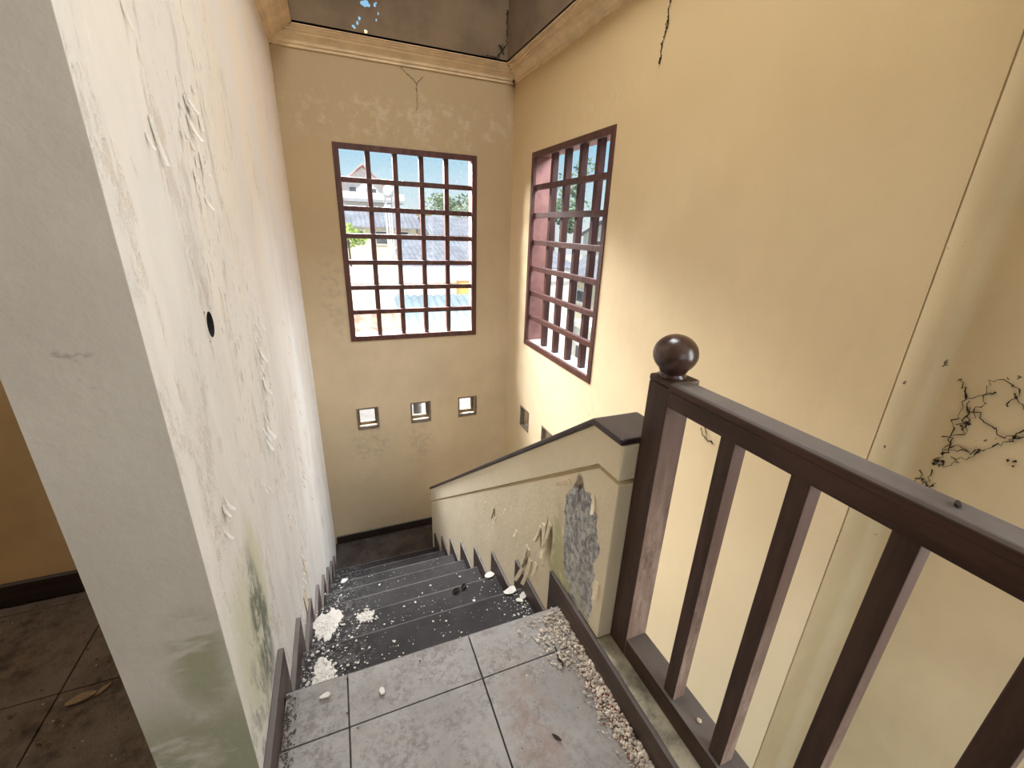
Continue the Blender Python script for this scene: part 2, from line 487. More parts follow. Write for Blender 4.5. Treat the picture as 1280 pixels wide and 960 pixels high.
M['capw'] = mat_wood('parapet_cap_wood', (0.030, 0.019, 0.017), (0.055, 0.036, 0.032), 'y', 0.4, 0.25)
M['winw'] = mat_wood('window_frame_wood', (0.060, 0.022, 0.016), (0.11, 0.042, 0.032), 'z', 0.45)
M['jamb'] = simple('window_reveal_paint', (0.30, 0.135, 0.11), 0.6, 0.2, 10)
M['sill'] = simple('dusty_sill', (0.50, 0.48, 0.47), 0.7, 0.15, 14)
M['smallw'] = simple('grey_brown_frame', (0.20, 0.155, 0.115), 0.6, 0.2, 20)
M['glass'] = mat_glass()
M['flake'] = simple('peeled_paint', (0.78, 0.68, 0.52), 0.7, 0.1, 20)
M['white'] = simple('white_paint_chip', (0.66, 0.63, 0.575), 0.8, 0.1, 30)
M['crumb'] = simple('plaster_crumb', (0.55, 0.47, 0.38), 0.9, 0.3, 40)
M['darkcrumb'] = simple('soil_crumb', (0.085, 0.065, 0.05), 0.95, 0.4, 40)
M['sidesoil'] = simple('brown_soil_crumb', (0.16, 0.12, 0.085), 0.95, 0.5, 60)
M['redcrumb'] = simple('rusty_crumb', (0.20, 0.07, 0.045), 0.95, 0.4, 60)
M['web'] = simple('sooty_cobweb', (0.035, 0.027, 0.020), 0.95, 0.3, 40)
M['leafd'] = simple('dark_dead_leaf', (0.035, 0.024, 0.018), 0.8, 0.3, 40)
M['leafp'] = simple('pale_dead_leaf', (0.42, 0.31, 0.20), 0.8, 0.25, 40)
M['hole'] = simple('box_inside_shade', (0.02, 0.02, 0.02), 0.8, 0.3, 40)  # near black colour stands for shade inside the socket hole
# outside
M['ow'] = simple('white_render', (0.86, 0.85, 0.82), 0.9, 0.06, 2)
M['ocream'] = simple('cream_render', (0.84, 0.78, 0.62), 0.9, 0.08, 2)
M['oyel'] = simple('ochre_render', (0.80, 0.62, 0.28), 0.9, 0.1, 2)
M['oor'] = simple('orange_paint', (0.80, 0.45, 0.16), 0.8, 0.1, 2)
M['ogrey'] = simple('grey_block_wall', (0.42, 0.43, 0.45), 0.9, 0.15, 4)
M['rpink'] = simple('faded_red_roof', (0.70, 0.46, 0.42), 0.8, 0.12, 3)
M['rgrey'] = simple('grey_roof', (0.27, 0.29, 0.34), 0.8, 0.2, 3)
M['rmet'] = simple('blue_grey_sheet_roof', (0.22, 0.29, 0.34), 0.6, 0.15, 2)
M['rterra'] = simple('old_clay_roof', (0.36, 0.25, 0.19), 0.9, 0.5, 7)
M['odark'] = simple('dark_opening', (0.10, 0.11, 0.13), 0.6, 0.2, 5)
M['leaf'] = simple('tree_leaf', (0.26, 0.36, 0.24), 0.7, 0.4, 3)
M['leafy'] = simple('bright_bush_leaf', (0.35, 0.50, 0.12), 0.7, 0.35, 5)
M['bark'] = simple('bark', (0.14, 0.11, 0.08), 0.9, 0.3, 10)
M['pole'] = simple('galvanised_pole', (0.55, 0.56, 0.58), 0.5, 0.1, 5)
M['ground'] = simple('dry_ground', (0.55, 0.50, 0.42), 0.95, 0.2, 1.0)


# ---------------------------------------------------------------- mesh helpers (layout units)
class MB:
    def __init__(self):
        self.v, self.f, self.mi = [], [], []
        self.cur = 0

    def add(self, vs, fs):
        b = len(self.v)
        self.v += [tuple(p) for p in vs]
        self.f += [tuple(i + b for i in q) for q in fs]
        self.mi += [self.cur] * len(fs)
        return self

    def box(self, x0, x1, y0, y1, z0, z1):
        vs = [(x0, y0, z0), (x1, y0, z0), (x1, y1, z0), (x0, y1, z0), (x0, y0, z1), (x1, y0, z1), (x1, y1, z1), (x0, y1, z1)]
        return self.add(vs, [(0, 3, 2, 1), (4, 5, 6, 7), (0, 1, 5, 4), (1, 2, 6, 5), (2, 3, 7, 6), (3, 0, 4, 7)])

    def obox(self, c, size, rot):
        hx, hy, hz = (q / 2 for q in size)
        R = Matrix.Rotation(rot[2], 3, 'Z') @ Matrix.Rotation(rot[1], 3, 'Y') @ Matrix.Rotation(rot[0], 3, 'X')
        vs = [R @ Vector(p) + Vector(c) for p in [(-hx, -hy, -hz), (hx, -hy, -hz), (hx, hy, -hz), (-hx, hy, -hz), (-hx, -hy, hz), (hx, -hy, hz), (hx, hy, hz), (-hx, hy, hz)]]
        return self.add(vs, [(0, 3, 2, 1), (4, 5, 6, 7), (0, 1, 5, 4), (1, 2, 6, 5), (2, 3, 7, 6), (3, 0, 4, 7)])

    def prism(self, poly, axis, a, b):
        """poly in the two other axes (in order x,y,z without axis), extruded along axis from a to b"""
        def p(u, w, t):
            return (t, u, w) if axis == 'x' else ((u, t, w) if axis == 'y' else (u, w, t))
        n = len(poly)
        vs = [p(u, w, a) for u, w in poly] + [p(u, w, b) for u, w in poly]
        fs = [tuple(range(n - 1, -1, -1)), tuple(range(n, 2 * n))]
        fs += [(i, (i + 1) % n, n + (i + 1) % n, n + i) for i in range(n)]
        return self.add(vs, fs)

    def lathe(self, prof, c, n=24):
        cx, cyy = c
        vs, fs = [], []
        for r, z in prof:
            for i in range(n):
                t = 2 * math.pi * i / n
                vs.append((cx + r * math.cos(t), cyy + r * math.sin(t), z))
        for j in range(len(prof) - 1):
            for i in range(n):
                fs.append((j * n + i, j * n + (i + 1) % n, (j + 1) * n + (i + 1) % n, (j + 1) * n + i))
        fs.append(tuple(range(n - 1, -1, -1)))
        fs.append(tuple(range((len(prof) - 1) * n, len(prof) * n)))
        return self.add(vs, fs)

    def tube(self, path, r, n=5):
        path = [Vector(p) for p in path]
        rs = r if isinstance(r, (list, tuple)) else [r] * len(path)
        vs, fs = [], []
        for i, p in enumerate(path):
            d = (path[min(i + 1, len(path) - 1)] - path[max(i - 1, 0)])
            if d.length < 1e-9:
                d = Vector((0, 0, 1))
            d.normalize()
            a = d.orthogonal().normalized() if abs(d.z) > 0.95 else d.cross(Vector((0, 0, 1))).normalized()
            b = d.cross(a)
            for k in range(n):
                t = 2 * math.pi * k / n
                vs.append(p + rs[i] * (math.cos(t) * a + math.sin(t) * b))
        for i in range(len(path) - 1):
            for k in range(n):
                fs.append((i * n + k, i * n + (k + 1) % n, (i + 1) * n + (k + 1) % n, (i + 1) * n + k))
        fs.append(tuple(range(n - 1, -1, -1)))
        fs.append(tuple(range((len(path) - 1) * n, len(path) * n)))
        return self.add(vs, fs)

    def lump(self, c, r, rnd, squash=0.6):
        """small irregular chip: jittered octahedron-like 12-face solid"""
        vs = []
        for (a, b, z) in [(0, 0, 1), (1, 0, 0.2), (.3, .95, .2), (-.8, .6, .2), (-.8, -.6, .2), (.3, -.95, .2), (0, 0, -1)]:
            j = rnd.uniform(0.65, 1.2)
            vs.append((c[0] + r * a * j, c[1] + r * b * j, c[2] + r * squash * z * j))
        fs = []
        for i in range(5):
            k, l = 1 + i, 1 + (i + 1) % 5
            fs += [(0, k, l), (6, l, k)]
        return self.add(vs, fs)

    def plate(self, c, r, rnd, th=0.003, tilt=(0, 0, 0), curl=0.0, n=9, asp=1.0):
        """flat irregular chip with thickness"""
        R = Matrix.Rotation(tilt[2], 3, 'Z') @ Matrix.Rotation(tilt[1], 3, 'Y') @ Matrix.Rotation(tilt[0], 3, 'X')
        ring = []
        for i in range(n):
            t = 2 * math.pi * i / n
            q = r * rnd.uniform(0.6, 1.15)
            ring.append((q * math.cos(t), q * math.sin(t) * asp))
        vs = []
        for s in (-0.5, 0.5):
            vs.append(R @ Vector((0, 0, s * th)) + Vector(c))
            for x, y in ring:
                vs.append(R @ Vector((x, y, s * th + curl * (x * x + y * y) / r)) + Vector(c))
        fs = []
        for i in range(n):
            a, b = 1 + i, 1 + (i + 1) % n
            fs += [(0, b, a), (n + 1, n + 1 + a, n + 1 + b), (a, b, n + 1 + b, n + 1 + a)]
        return self.add(vs, fs)


def obj(name, mb, mat, parent=None, base=None, bevel=0.0, smooth=False):
    me = bpy.data.meshes.new(name)
    off = Vector((0, 0, 0))
    if parent is not None:
        off = Vector(parent.get('_base', (0, 0, 0)))
    if base is not None:
        off = Vector(base)
    me.from_pydata([tuple((Vector(p) - off) * S) for p in mb.v], [], mb.f)
    mats = mat if isinstance(mat, (list, tuple)) else [mat]
    for q in mats:
        me.materials.append(M[q] if isinstance(q, str) else q)
    if len(mats) > 1:
        me.polygons.foreach_set('material_index', mb.mi)
    if smooth:
        me.polygons.foreach_set('use_smooth', [True] * len(me.polygons))
    me.update()
    o = bpy.data.objects.new(name, me)
    COL.objects.link(o)
    if parent is not None:
        o.parent = parent
        if base is not None:
            o.location = (Vector(base) - Vector(parent.get('_base', (0, 0, 0)))) * S
            o['_base'] = tuple(base)
        else:
            o['_base'] = tuple(off)
    elif base is not None:
        o.location = off * S
        o['_base'] = tuple(off)
    if bevel:
        b = o.modifiers.new('bevel', 'BEVEL')
        b.width = bevel * S
        b.segments = 2
        b.limit_method = 'ANGLE'
    return o


def tag(o, label=None, cat=None, group=None, kind=None):
    if label:
        o['label'] = label
    if cat:
        o['category'] = cat
    if group:
        o['group'] = group
    if kind:
        o['kind'] = kind
    return o


def thing(name, label, cat, base, group=None):
    o = bpy.data.objects.new(name, None)
    o.empty_display_size = 0.05
    COL.objects.link(o)
    o.location = Vector(base) * S
    o['_base'] = tuple(base)
    return tag(o, label, cat, group)


def struct(name, mb, mat, **k):
    return tag(obj(name, mb, mat, **k), kind='structure')


def copy_mesh(src, name, parent, base):
    """a further piece sharing mesh data with src"""
    c = src.copy()
    c.name = name
    COL.objects.link(c)
    c.parent = parent
    c.location = (Vector(base) - Vector(parent.get('_base', (0, 0, 0)))) * S
    c['_base'] = tuple(base)
    return c


def wall_grid(mb, plane, c0, c1, us, zs, holes):
    """solid wall between c0 and c1 (along the plane's normal axis) with rectangular openings"""
    U = sorted(set(us + [h[0] for h in holes] + [h[1] for h in holes]))
    Zs = sorted(set(zs + [h[2] for h in holes] + [h[3] for h in holes]))

    def solid(i, j):
        if i < 0 or j < 0 or i >= len(U) - 1 or j >= len(Zs) - 1:
            return False
        u, z = (U[i] + U[i + 1]) / 2, (Zs[j] + Zs[j + 1]) / 2
        return not any(h[0] < u < h[1] and h[2] < z < h[3] for h in holes)

    def P(u, c, z):
        return (c, u, z) if plane == 'x' else (u, c, z)

    for i in range(len(U) - 1):
        for j in range(len(Zs) - 1):
            if not solid(i, j):
                continue
            u0, u1, z0, z1 = U[i], U[i + 1], Zs[j], Zs[j + 1]
            mb.add([P(u0, c0, z0), P(u1, c0, z0), P(u1, c0, z1), P(u0, c0, z1)], [(0, 1, 2, 3)])
            mb.add([P(u0, c1, z0), P(u1, c1, z0), P(u1, c1, z1), P(u0, c1, z1)], [(3, 2, 1, 0)])
            if not solid(i - 1, j):
                mb.add([P(u0, c0, z0), P(u0, c0, z1), P(u0, c1, z1), P(u0, c1, z0)], [(0, 1, 2, 3)])
            if not solid(i + 1, j):
                mb.add([P(u1, c0, z0), P(u1, c0, z1), P(u1, c1, z1), P(u1, c1, z0)], [(3, 2, 1, 0)])
            if not solid(i, j - 1):
                mb.add([P(u0, c0, z0), P(u1, c0, z0), P(u1, c1, z0), P(u0, c1, z0)], [(3, 2, 1, 0)])
            if not solid(i, j + 1):
                mb.add([P(u0, c0, z1), P(u1, c0, z1), P(u1, c1, z1), P(u0, c1, z1)], [(0, 1, 2, 3)])
    return mb


# ---------------------------------------------------------------- layout
XL, XP, XR, YB, YP = -0.21, -0.338, 1.205, 3.03, 0.588
XREC, YC = 1.37, 0.537
XK, XK2 = 0.505, 0.61
Y0, GO, RI, NS = 0.785, 0.2504, 0.17586, 8
ZL = -NS * RI
WT = 0.13
TOP = 1.95
yn = lambda k: Y0 + GO * k
zn = lambda k: -RI * k

# walls
BW = (0.053, 0.947, 0.235, 1.447)
SQB = [(c - 0.077, c + 0.077, -0.437, -0.268) for c in (0.119, 0.507, 0.880)]
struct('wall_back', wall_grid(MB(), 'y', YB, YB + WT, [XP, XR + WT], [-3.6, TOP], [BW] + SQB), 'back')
RW = (1.810, 2.697, 0.235, 1.447)
SQR = [(c - 0.077, c + 0.077, -0.412, -0.249) for c in (1.89, 2.26, 2.631)]
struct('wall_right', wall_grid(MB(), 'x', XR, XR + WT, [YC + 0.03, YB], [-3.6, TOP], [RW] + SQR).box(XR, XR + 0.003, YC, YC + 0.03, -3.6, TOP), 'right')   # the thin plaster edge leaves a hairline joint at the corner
mb = MB()
# return face with a coved inner corner into the recessed wall
R = 0.035
pts = [(XR + 0.0125, YC + 0.0005)]
for i in range(9):
    t = math.pi / 2 * i / 8
    pts.append((XREC - R + R * math.sin(t), YC + 0.0005 - R + R * math.cos(t)))
pts += [(XREC, 0.0), (XREC + 0.15, 0.0), (XREC + 0.15, YC + 0.03), (XR + 0.0125, YC + 0.03)]
mb.prism(pts, 'z', -3.6, 2.5)
struct('wall_right_recess', mb, 'recess')
struct('wall_left', wall_grid(MB(), 'x', XP, XL, [YP, YB], [-3.6, TOP], [(0.8405, 0.8895, 0.800, 0.853)]), 'left')
mb = MB()
mb.box(-2.4, XP, 1.304, 1.42, -0.2, 2.5)
struct('wall_side_room', mb, 'store')
mb = MB().box(-2.4, XP, 1.289, 1.304, 0.0, 0.068)
struct('baseboard_side_room', mb, 'skirtdark', bevel=0.003)
mb = MB()
mb.box(-2.4, -0.43, 0.33, 0.45, -0.2, 2.5)
struct('wall_light_block', mb, 'plain')  # unseen wall added to keep lamp light out of the side room
mb = MB()
mb.box(-2.5, -2.4, -2.6, 1.42, -0.2, 2.5)
struct('wall_west', mb, 'plain')
# back of the upstairs hall with an unseen opening added for the rear lamp
struct('wall_hall', wall_grid(MB(), 'y', -2.72, -2.6, [-2.4, XREC + 0.15], [-0.2, 2.5], [(-0.6, 1.25, 0.0, 1.95)]), 'plain')
struct('wall_hall_right', wall_grid(MB(), 'x', XREC, XREC + 0.15, [-2.6, 0.0], [-3.6, 2.5], [(-1.15, -0.12, 0.35, 1.65)]), 'plain')  # opening added for the right hand fill lamp

# ceiling: hall ceiling, soffit round the stair well, sunk tray with board sides
LX0, LX1, LY0, LY1 = -0.085, 1.109, 0.70, 2.934
ZS = 1.962
mb = MB()
e_ = 0.014
mb.box(-2.4, XREC, -2.6, LY0 - e_, ZS, ZS + 0.03)
mb.box(XP, LX0 - e_, LY0 - e_, YB + 0.02, ZS, ZS + 0.03)
mb.box(LX1 + e_, XR + 0.05, LY0 - e_, YB + 0.02, ZS, ZS + 0.03)
mb.box(LX0 - e_, LX1 + e_, LY1 + e_, YB + 0.02, ZS, ZS + 0.03)
mb.box(-2.4, XP, LY0 - e_, 1.42, ZS, ZS + 0.03)
struct('ceiling', mb, 'ceil')
ZT = 2.95
mb = MB()
mb.box(LX0 - 0.012, LX0, LY0, LY1, ZS, ZT)
mb.box(LX1, LX1 + 0.012, LY0, LY1, ZS, ZT)
mb.box(LX0, LX1, LY0 - 0.012, LY0, ZS, ZT)
# tray lid, opening added for the overhead fill lamp
mb.box(LX0 - 0.012, 0.1, LY0 - 0.012, LY1 + 0.012, ZT, ZT + 0.02)
mb.box(0.9, LX1 + 0.012, LY0 - 0.012, LY1 + 0.012, ZT, ZT + 0.02)
mb.box(0.1, 0.9, LY0 - 0.012, 0.8, ZT, ZT + 0.02)
mb.box(0.1, 0.9, 1.8, LY1 + 0.012, ZT, ZT + 0.02)
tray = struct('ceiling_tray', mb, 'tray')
# the board at the far side, pierced by small holes added as specks of light
holes = [(0.275, 2.105, .013, .010), (0.292, 2.112, .012, .010), (0.302, 2.102, .012, .008), (0.285, 2.098, .010, .008), (0.336, 2.108, .006, .009), (0.252, 2.035, .006, .009), (0.240, 2.013, .006, .009),
         (0.217, 1.996, .006, .006), (0.225, 1.990, .005, .005), (0.281, 1.982, .008, .009), (0.352, 2.073, .004, .006), (0.340, 2.043, .003, .006), (0.345, 2.118, .004, .004)]
gx0, gx1, gz0, gz1, cs = 0.19, 0.37, 1.965, 2.145, 0.003
mb = MB()
mb.add([(LX0, LY1, ZS), (gx0, LY1, ZS), (gx0, LY1, ZT), (LX0, LY1, ZT)], [(0, 1, 2, 3)])
mb.add([(gx1, LY1, ZS), (LX1, LY1, ZS), (LX1, LY1, ZT), (gx1, LY1, ZT)], [(0, 1, 2, 3)])
mb.add([(gx0, LY1, ZS), (gx1, LY1, ZS), (gx1, LY1, gz0), (gx0, LY1, gz0)], [(0, 1, 2, 3)])
mb.add([(gx0, LY1, gz1), (gx1, LY1, gz1), (gx1, LY1, ZT), (gx0, LY1, ZT)], [(0, 1, 2, 3)])
nx, nz_ = round((gx1 - gx0) / cs), round((gz1 - gz0) / cs)
for i in range(nx):
    for j in range(nz_):
        x, z = gx0 + (i + .5) * cs, gz0 + (j + .5) * cs
        if any(((x - a) / c) ** 2 + ((z - b) / d) ** 2 < 1 for a, b, c, d in holes):
            continue
        x0, z0 = gx0 + i * cs, gz0 + j * cs
        mb.add([(x0, LY1, z0), (x0 + cs, LY1, z0), (x0 + cs, LY1, z0 + cs), (x0, LY1, z0 + cs)], [(0, 1, 2, 3)])
o = obj('pierced_board', mb, 'tray', tray)
# roof over everything, overhang lengthened to keep sun off the hall floor
mb = MB()
mb.box(-2.7, 1.9, -5.0, 3.5, 3.08, 3.16)
struct('roof', mb, 'conc')

# cornice: profile (distance from wall, z)
CP = [(0, 1.880), (0.010, 1.880), (0.010, 1.894), (0.019, 1.895), (0.023, 1.908), (0.033, 1.920), (0.049, 1.928), (0.058, 1.929), (0.058, 1.940), (0.070, 1.940), (0.073, 1.950),
      (0.085, 1.950), (0.085, 1.959), (0.096, 1.959), (0.096, 1.972), (0, 1.972)]
mb = MB()
mb.prism([(YB - d, z) for d, z in CP], 'x', XL, XR)
struct('trim_1', mb, 'cornice')
mb = MB()
mb.prism([(XR - d, z) for d, z in CP], 'y', 0.55, YB)
struct('trim_2', mb, 'cornice')
mb = MB()
mb.prism([(XL + d * 1.3, z) for d, z in CP], 'y', 0.60, YB)
struct('trim_3', mb, 'cornice')

# ---------------------------------------------------------------- floors
mb = MB()
mb.box(XP, XK2, -0.75, Y0 - 0.012, -0.13, -0.012)
mb.box(-2.4, XP, -0.75, 1.304, -0.13, -0.012)
mb.box(-2.4, XREC, -2.6, -0.75, -0.13, -0.012)
floor = struct('floor', mb, 'grout')
TX, TY, TS, J = -0.067, 0.664, 0.296, 0.0015


def tile_piece(x0, x1, y0, y1, mat):
    mb = MB().box(x0 + J, x1 - J, y0 + J, y1 - J, -0.012, random.uniform(-0.0008, 0.0004))
    return obj('tile', mb, mat, floor, bevel=0.0012)


xs = [XL + 0.013, TX, TX + TS, XK - 0.011]
ys = [Y0 + J, TY, TY - TS, TY - 2 * TS, TY - 3 * TS, TY - 4 * TS, TY - 5 * TS]
for i in range(3):
    for j in range(len(ys) - 1):
        y1, y0 = ys[j], ys[j + 1]
        x0, x1 = xs[i], xs[i + 1]
        if i == 0 and y1 <= YP + 0.1 and y0 < YP:
            x0 = TX - TS
        tile_piece(x0, x1, y0, y1, 'tile')
tile_piece(TX - TS, XL + 0.013, TY - TS, YP - 0.002, 'tile')
xo = [XP, TX - TS, TX - 2 * TS, TX - 3 * TS, TX - 4 * TS]
yo = [1.289, 1.256, 0.960, 0.664, 0.45]
for i in range(4):
    for j in range(4):
        tile_piece(xo[i + 1], xo[i] if i else XP - 0.001, yo[j + 1], yo[j], 'dirty')

# kerb along the open edge, with its skirting board
mb = MB().box(XK, XK2, -0.75, 0.614, -0.012, 0.068)
struct('trim_4', mb, 'kerb', bevel=0.002)
mb = MB().box(XK - 0.011, XK, -0.75, Y0 - 0.0, 0.0, 0.0695)
mb2 = MB().prism([(-0.75, 0.0), (Y0, 0.0), (Y0, zn(1)), (Y0 + 0.065, zn(1)), (Y0 + 0.065, 0.068), (-0.75, 0.068)], 'x', XK - 0.011, XK)
struct('baseboard_right', mb2, 'skirt', bevel=0.002)
mb2 = MB().prism([(YP, 0.0), (Y0, 0.0), (Y0, zn(1)), (Y0 + 0.065, zn(1)), (Y0 + 0.065, 0.068), (YP, 0.068)], 'x', XL, XL + 0.013)
struct('baseboard_left', mb2, 'skirt', bevel=0.002)
mb = MB().box(XL + 0.013, XR, YB - 0.014, YB, ZL, ZL + 0.068)
struct('baseboard_back', mb, 'skirtdark', bevel=0.003)

# ---------------------------------------------------------------- staircase
st = thing('staircase', 'dark slate staircase going down between white wall and parapet', 'staircase', (0.15, 1.7, ZL))
poly = [(Y0 - 0.02, -0.13)]
poly = [(Y0 - 0.03, -0.014)]
for k_ in range(1, NS):
    poly += [(yn(k_ - 1) - 0.03, zn(k_) - 0.022), (yn(k_) - 0.03, zn(k_) - 0.022)]
poly += [(yn(7) - 0.03, ZL - 0.02), (yn(7) - 0.03, ZL - 0.14), (Y0 - 0.03, -0.30)]
obj('flight_slab', MB().prism(poly, 'x', XL + .001, XK - .001), 'conc', st)
for k_ in range(1, NS):
    t = obj('tread', MB().box(XL + 0.001, XK - 0.001, yn(k_ - 1) - 0.028, yn(k_) - 0.006, zn(k_) - 0.022, zn(k_)), 'tread', st)
    obj('nosing', MB().box(XL + 0.013, XK - 0.011, yn(k_) - 0.006, yn(k_), zn(k_) - 0.022, zn(k_) + 0.0006), 'nosing', t, bevel=0.002)
for k_ in range(0, NS):
    zt = zn(k_) - (0.022 if k_ else 0.0125)
    zb = zn(k_ + 1) if k_ < NS - 1 else ZL
    obj('riser', MB().box(XL + 0.001, XK - 0.001, yn(k_) - 0.028, yn(k_) - 0.014, zb, zt), 'riser', st)
for k_ in range(1, NS):
    q = [(yn(k_ - 1) + 0.066, zn(k_)), (yn(k_), zn(k_)), (yn(k_), zn(k_ + 1)), (yn(k_) + 0.065, zn(k_ + 1)), (yn(k_) + 0.065, zn(k_) + 0.068), (yn(k_ - 1) + 0.066, zn(k_) + 0.068)]
    obj('stair_skirting', MB().prism(q, 'x', XL, XL + 0.013), 'skirt', st, bevel=0.002)
    obj('stair_skirting', MB().prism(q, 'x', XK - 0.011, XK), 'skirt', st, bevel=0.002)
# landing edge: pale tile nosing
obj('landing_edge', MB().box(XL + 0.013, XK - 0.011, Y0 - 0.010, Y0 + 0.0015, -0.012, -0.001), 'nosing', st)
# half landing and the next flight down behind the parapet
mb = MB()
mb.box(XL, XR, yn(7) - 0.012, YB, ZL - 0.14, ZL)
struct('floor_lower_landing', mb, 'lower')
st2 = thing('staircase', 'lower flight turning back behind the parapet under the right window', 'staircase', (0.9, 1.7, -2.8))
for k_ in range(1, 8):
    ya = yn(7) - GO * (k_ - 1)
    z_ = ZL - RI * k_
    obj('tread', MB().box(XK2 + .002, XR - .002, ya - GO, ya + 0.01, z_ - 0.05, z_), 'tread', st2)
    obj('riser', MB().box(XK2 + .002, XR - .002, ya - 0.012, ya, z_, z_ + RI - (0.14 if k_ == 1 else 0.05)), 'riser', st2) if k_ > 1 else None
mb = MB()
mb.box(XP, XREC, -2.6, YB, -3.75, -3.6)
struct('floor_ground', mb, 'grout')

# ---------------------------------------------------------------- parapet
pp = thing('stair_parapet', 'cream plastered stair parapet with dark wooden cap and peeling paint', 'parapet', (0.557, 1.6, -0.5))
CT = 0.597
sl = -0.7245
zc = lambda y: CT if y < 0.72 else CT + (y - 0.72) * sl
YE, YF = 0.614, 2.725
gz = lambda y: 0.514 if y < 0.690 else 0.514 + (y - 0.690) * sl
ins = 0.018
low = [(YE, 0.069), (YE, gz(YE) - 0.012), (0.690, gz(0.69) - 0.012), (YF, gz(YF) - 0.012), (YF, ZL), (yn(7) + 0.07, ZL), (Y0 - 0.025, -0.30), (Y0 - 0.025, -0.012), (Y0 - 0.025, 0.069)]
low = [(YE, 0.069), (Y0 - 0.025, 0.069), (Y0 - 0.025, -0.30), (yn(7) - 0.3, ZL - 0.1), (YF, ZL - 0.1), (YF, gz(YF) - 0.012), (0.690, gz(0.69) - 0.012), (YE, gz(YE) - 0.012)]
obj('wall_body', MB().prism(low, 'x', XK, XK2), 'parapet', pp, bevel=0.002)
obj('groove', MB().prism([(YE + ins, gz(YE) - 0.014), (0.690, gz(0.69) - 0.014), (YF - ins, gz(YF) - 0.014), (YF - ins, gz(YF) + 0.002), (0.690, gz(0.69) + 0.002), (YE + ins, gz(YE) + 0.002)], 'x', XK + ins, XK2 - ins), 'parapet', pp)
obj('upper_band', MB().prism([(YE, gz(YE)), (0.690, gz(0.69)), (YF, gz(YF)), (YF, zc(YF)), (0.72, CT), (YE, CT)], 'x', XK - 0.002, XK2 + 0.002), 'parapet', pp, bevel=0.002)
th = 0.016
cap = [(YE - 0.001, CT), (0.72, CT), (YF + 0.012, zc(YF + 0.012)), (YF + 0.012, zc(YF + 0.012) + th * 1.2), (0.722, CT + th), (YE - 0.001, CT + th)]
obj('cap', MB().prism(cap, 'x', XK - 0.008, XK2 + 0.008), 'capw', pp, bevel=0.004)
rnd = random.Random(3)


def wall_flake(parent, x, y, z, L, w, ang, lift, sign=1, mat='flake', name='paint_flake'):
    """a strip of paint curling off a wall facing +-x: fixed at the top edge, free end lifted"""
    mb = MB()
    n = 5
    vs = []
    for k in range(2):
        for i in range(n):
            t = i / (n - 1)
            ww = w * (1 - 0.55 * t * rnd.uniform(0.6, 1.2))
            for s_ in (-1, 1):
                u = s_ * ww / 2
                l = L * t
                yy = y + u * math.cos(ang) + l * math.sin(ang)
                zz = z - l * math.cos(ang) + u * math.sin(ang)
                xx = x + sign * (0.0008 + lift * t * t + 0.3 * lift * abs(s_ > 0) * t + k * 0.0016)
                vs.append((xx, yy, zz))
    fs = []
    m_ = 2 * n
    for i in range(n - 1):
        a = 2 * i
        fs += [(a, a + 1, a + 3, a + 2), (m_ + a, m_ + a + 2, m_ + a + 3, m_ + a + 1), (a, a + 2, m_ + a + 2, m_ + a), (a + 1, m_ + a + 1, m_ + a + 3, a + 3)]
    fs += [(0, m_, m_ + 1, 1), (2 * n - 2, 2 * n - 1, m_ + 2 * n - 1, m_ + 2 * n - 2)]
    mb.add(vs, fs)
    return obj(name, mb, mat, parent)


# (y, z, length, width, angle, lift): curls seen on the parapet
for (y, z, L, w, a, lf) in [(0.925, 0.175, 0.12, 0.03, -0.35, 0.022), (0.905, 0.19, 0.15, 0.022, -0.25, 0.028), (0.885, 0.205, 0.10, 0.024, 0.1, 0.02), (0.94, 0.15, 0.06, 0.025, 0.1, 0.02),
                            (1.02, 0.01, 0.10, 0.035, 0.1, 0.02), (1.00, -0.02, 0.12, 0.03, 0.0, 0.03), (1.035, -0.05, 0.12, 0.024, 0.15, 0.035), (0.955, 0.0, 0.06, 0.02, 0.0, 0.014),
                            (0.80, 0.40, 0.06, 0.02, 0.9, 0.02), (0.755, 0.435, 0.06, 0.028, 0.2, 0.018), (0.70, 0.425, 0.05, 0.02, -0.6, 0.015), (0.64, 0.22, 0.05, 0.02, -0.2, 0.015),
                            (1.46, -0.11, 0.05, 0.012, 0.1, 0.012), (1.352, -0.065, 0.06, 0.012, 0.0, 0.014), (1.335, -0.10, 0.03, 0.012, 0.0, 0.012), (1.232, 0.01, 0.03, 0.010, 0.0, 0.01),
                            (1.12, 0.0, 0.03, 0.016, 0.1, 0.012)]:
    wall_flake(pp, XK, y, z, L * .85, w * .8, a, lf * .7, -1, 'parapet')

# ---------------------------------------------------------------- railing
rl = thing('stair_railing', 'dark wooden balustrade with a ball topped newel on the kerb', 'railing', (0.565, 0.3, 0.068))
NX0, NX1, NY0, NY1 = 0.541, 0.597, 0.556, 0.6125
ncx, ncy = (NX0 + NX1) / 2, (NY0 + NY1) / 2
nw = obj('newel_post', MB().box(NX0, NX1, NY0, NY1, 0.068, 0.737), 'post', rl, bevel=0.002)
mb = MB()
mb.prism([(NX0 - 0.001, NY0 - 0.007), (NX1 + 0.007, NY0 - 0.007), (NX1 + 0.007, NY1 + 0.001), (NX0 - 0.001, NY1 + 0.001)], 'z', 0.737, 0.751)
obj('newel_cap', mb, 'post', nw, bevel=0.004)
prof = [(0.026, 0.750), (0.026, 0.754), (0.021, 0.757), (0.024, 0.760)]
for i in range(1, 16):
    t = math.pi * (0.19 + 0.81 * i / 15)
    prof.append((max(0.0015, 0.0405 * math.sin(t)), 0.794 - 0.0365 * math.cos(t)))
obj('ball_finial', MB().lathe(prof, (ncx - 0.001, ncy), 28), 'ball', nw, smooth=True)
RY1 = -0.72
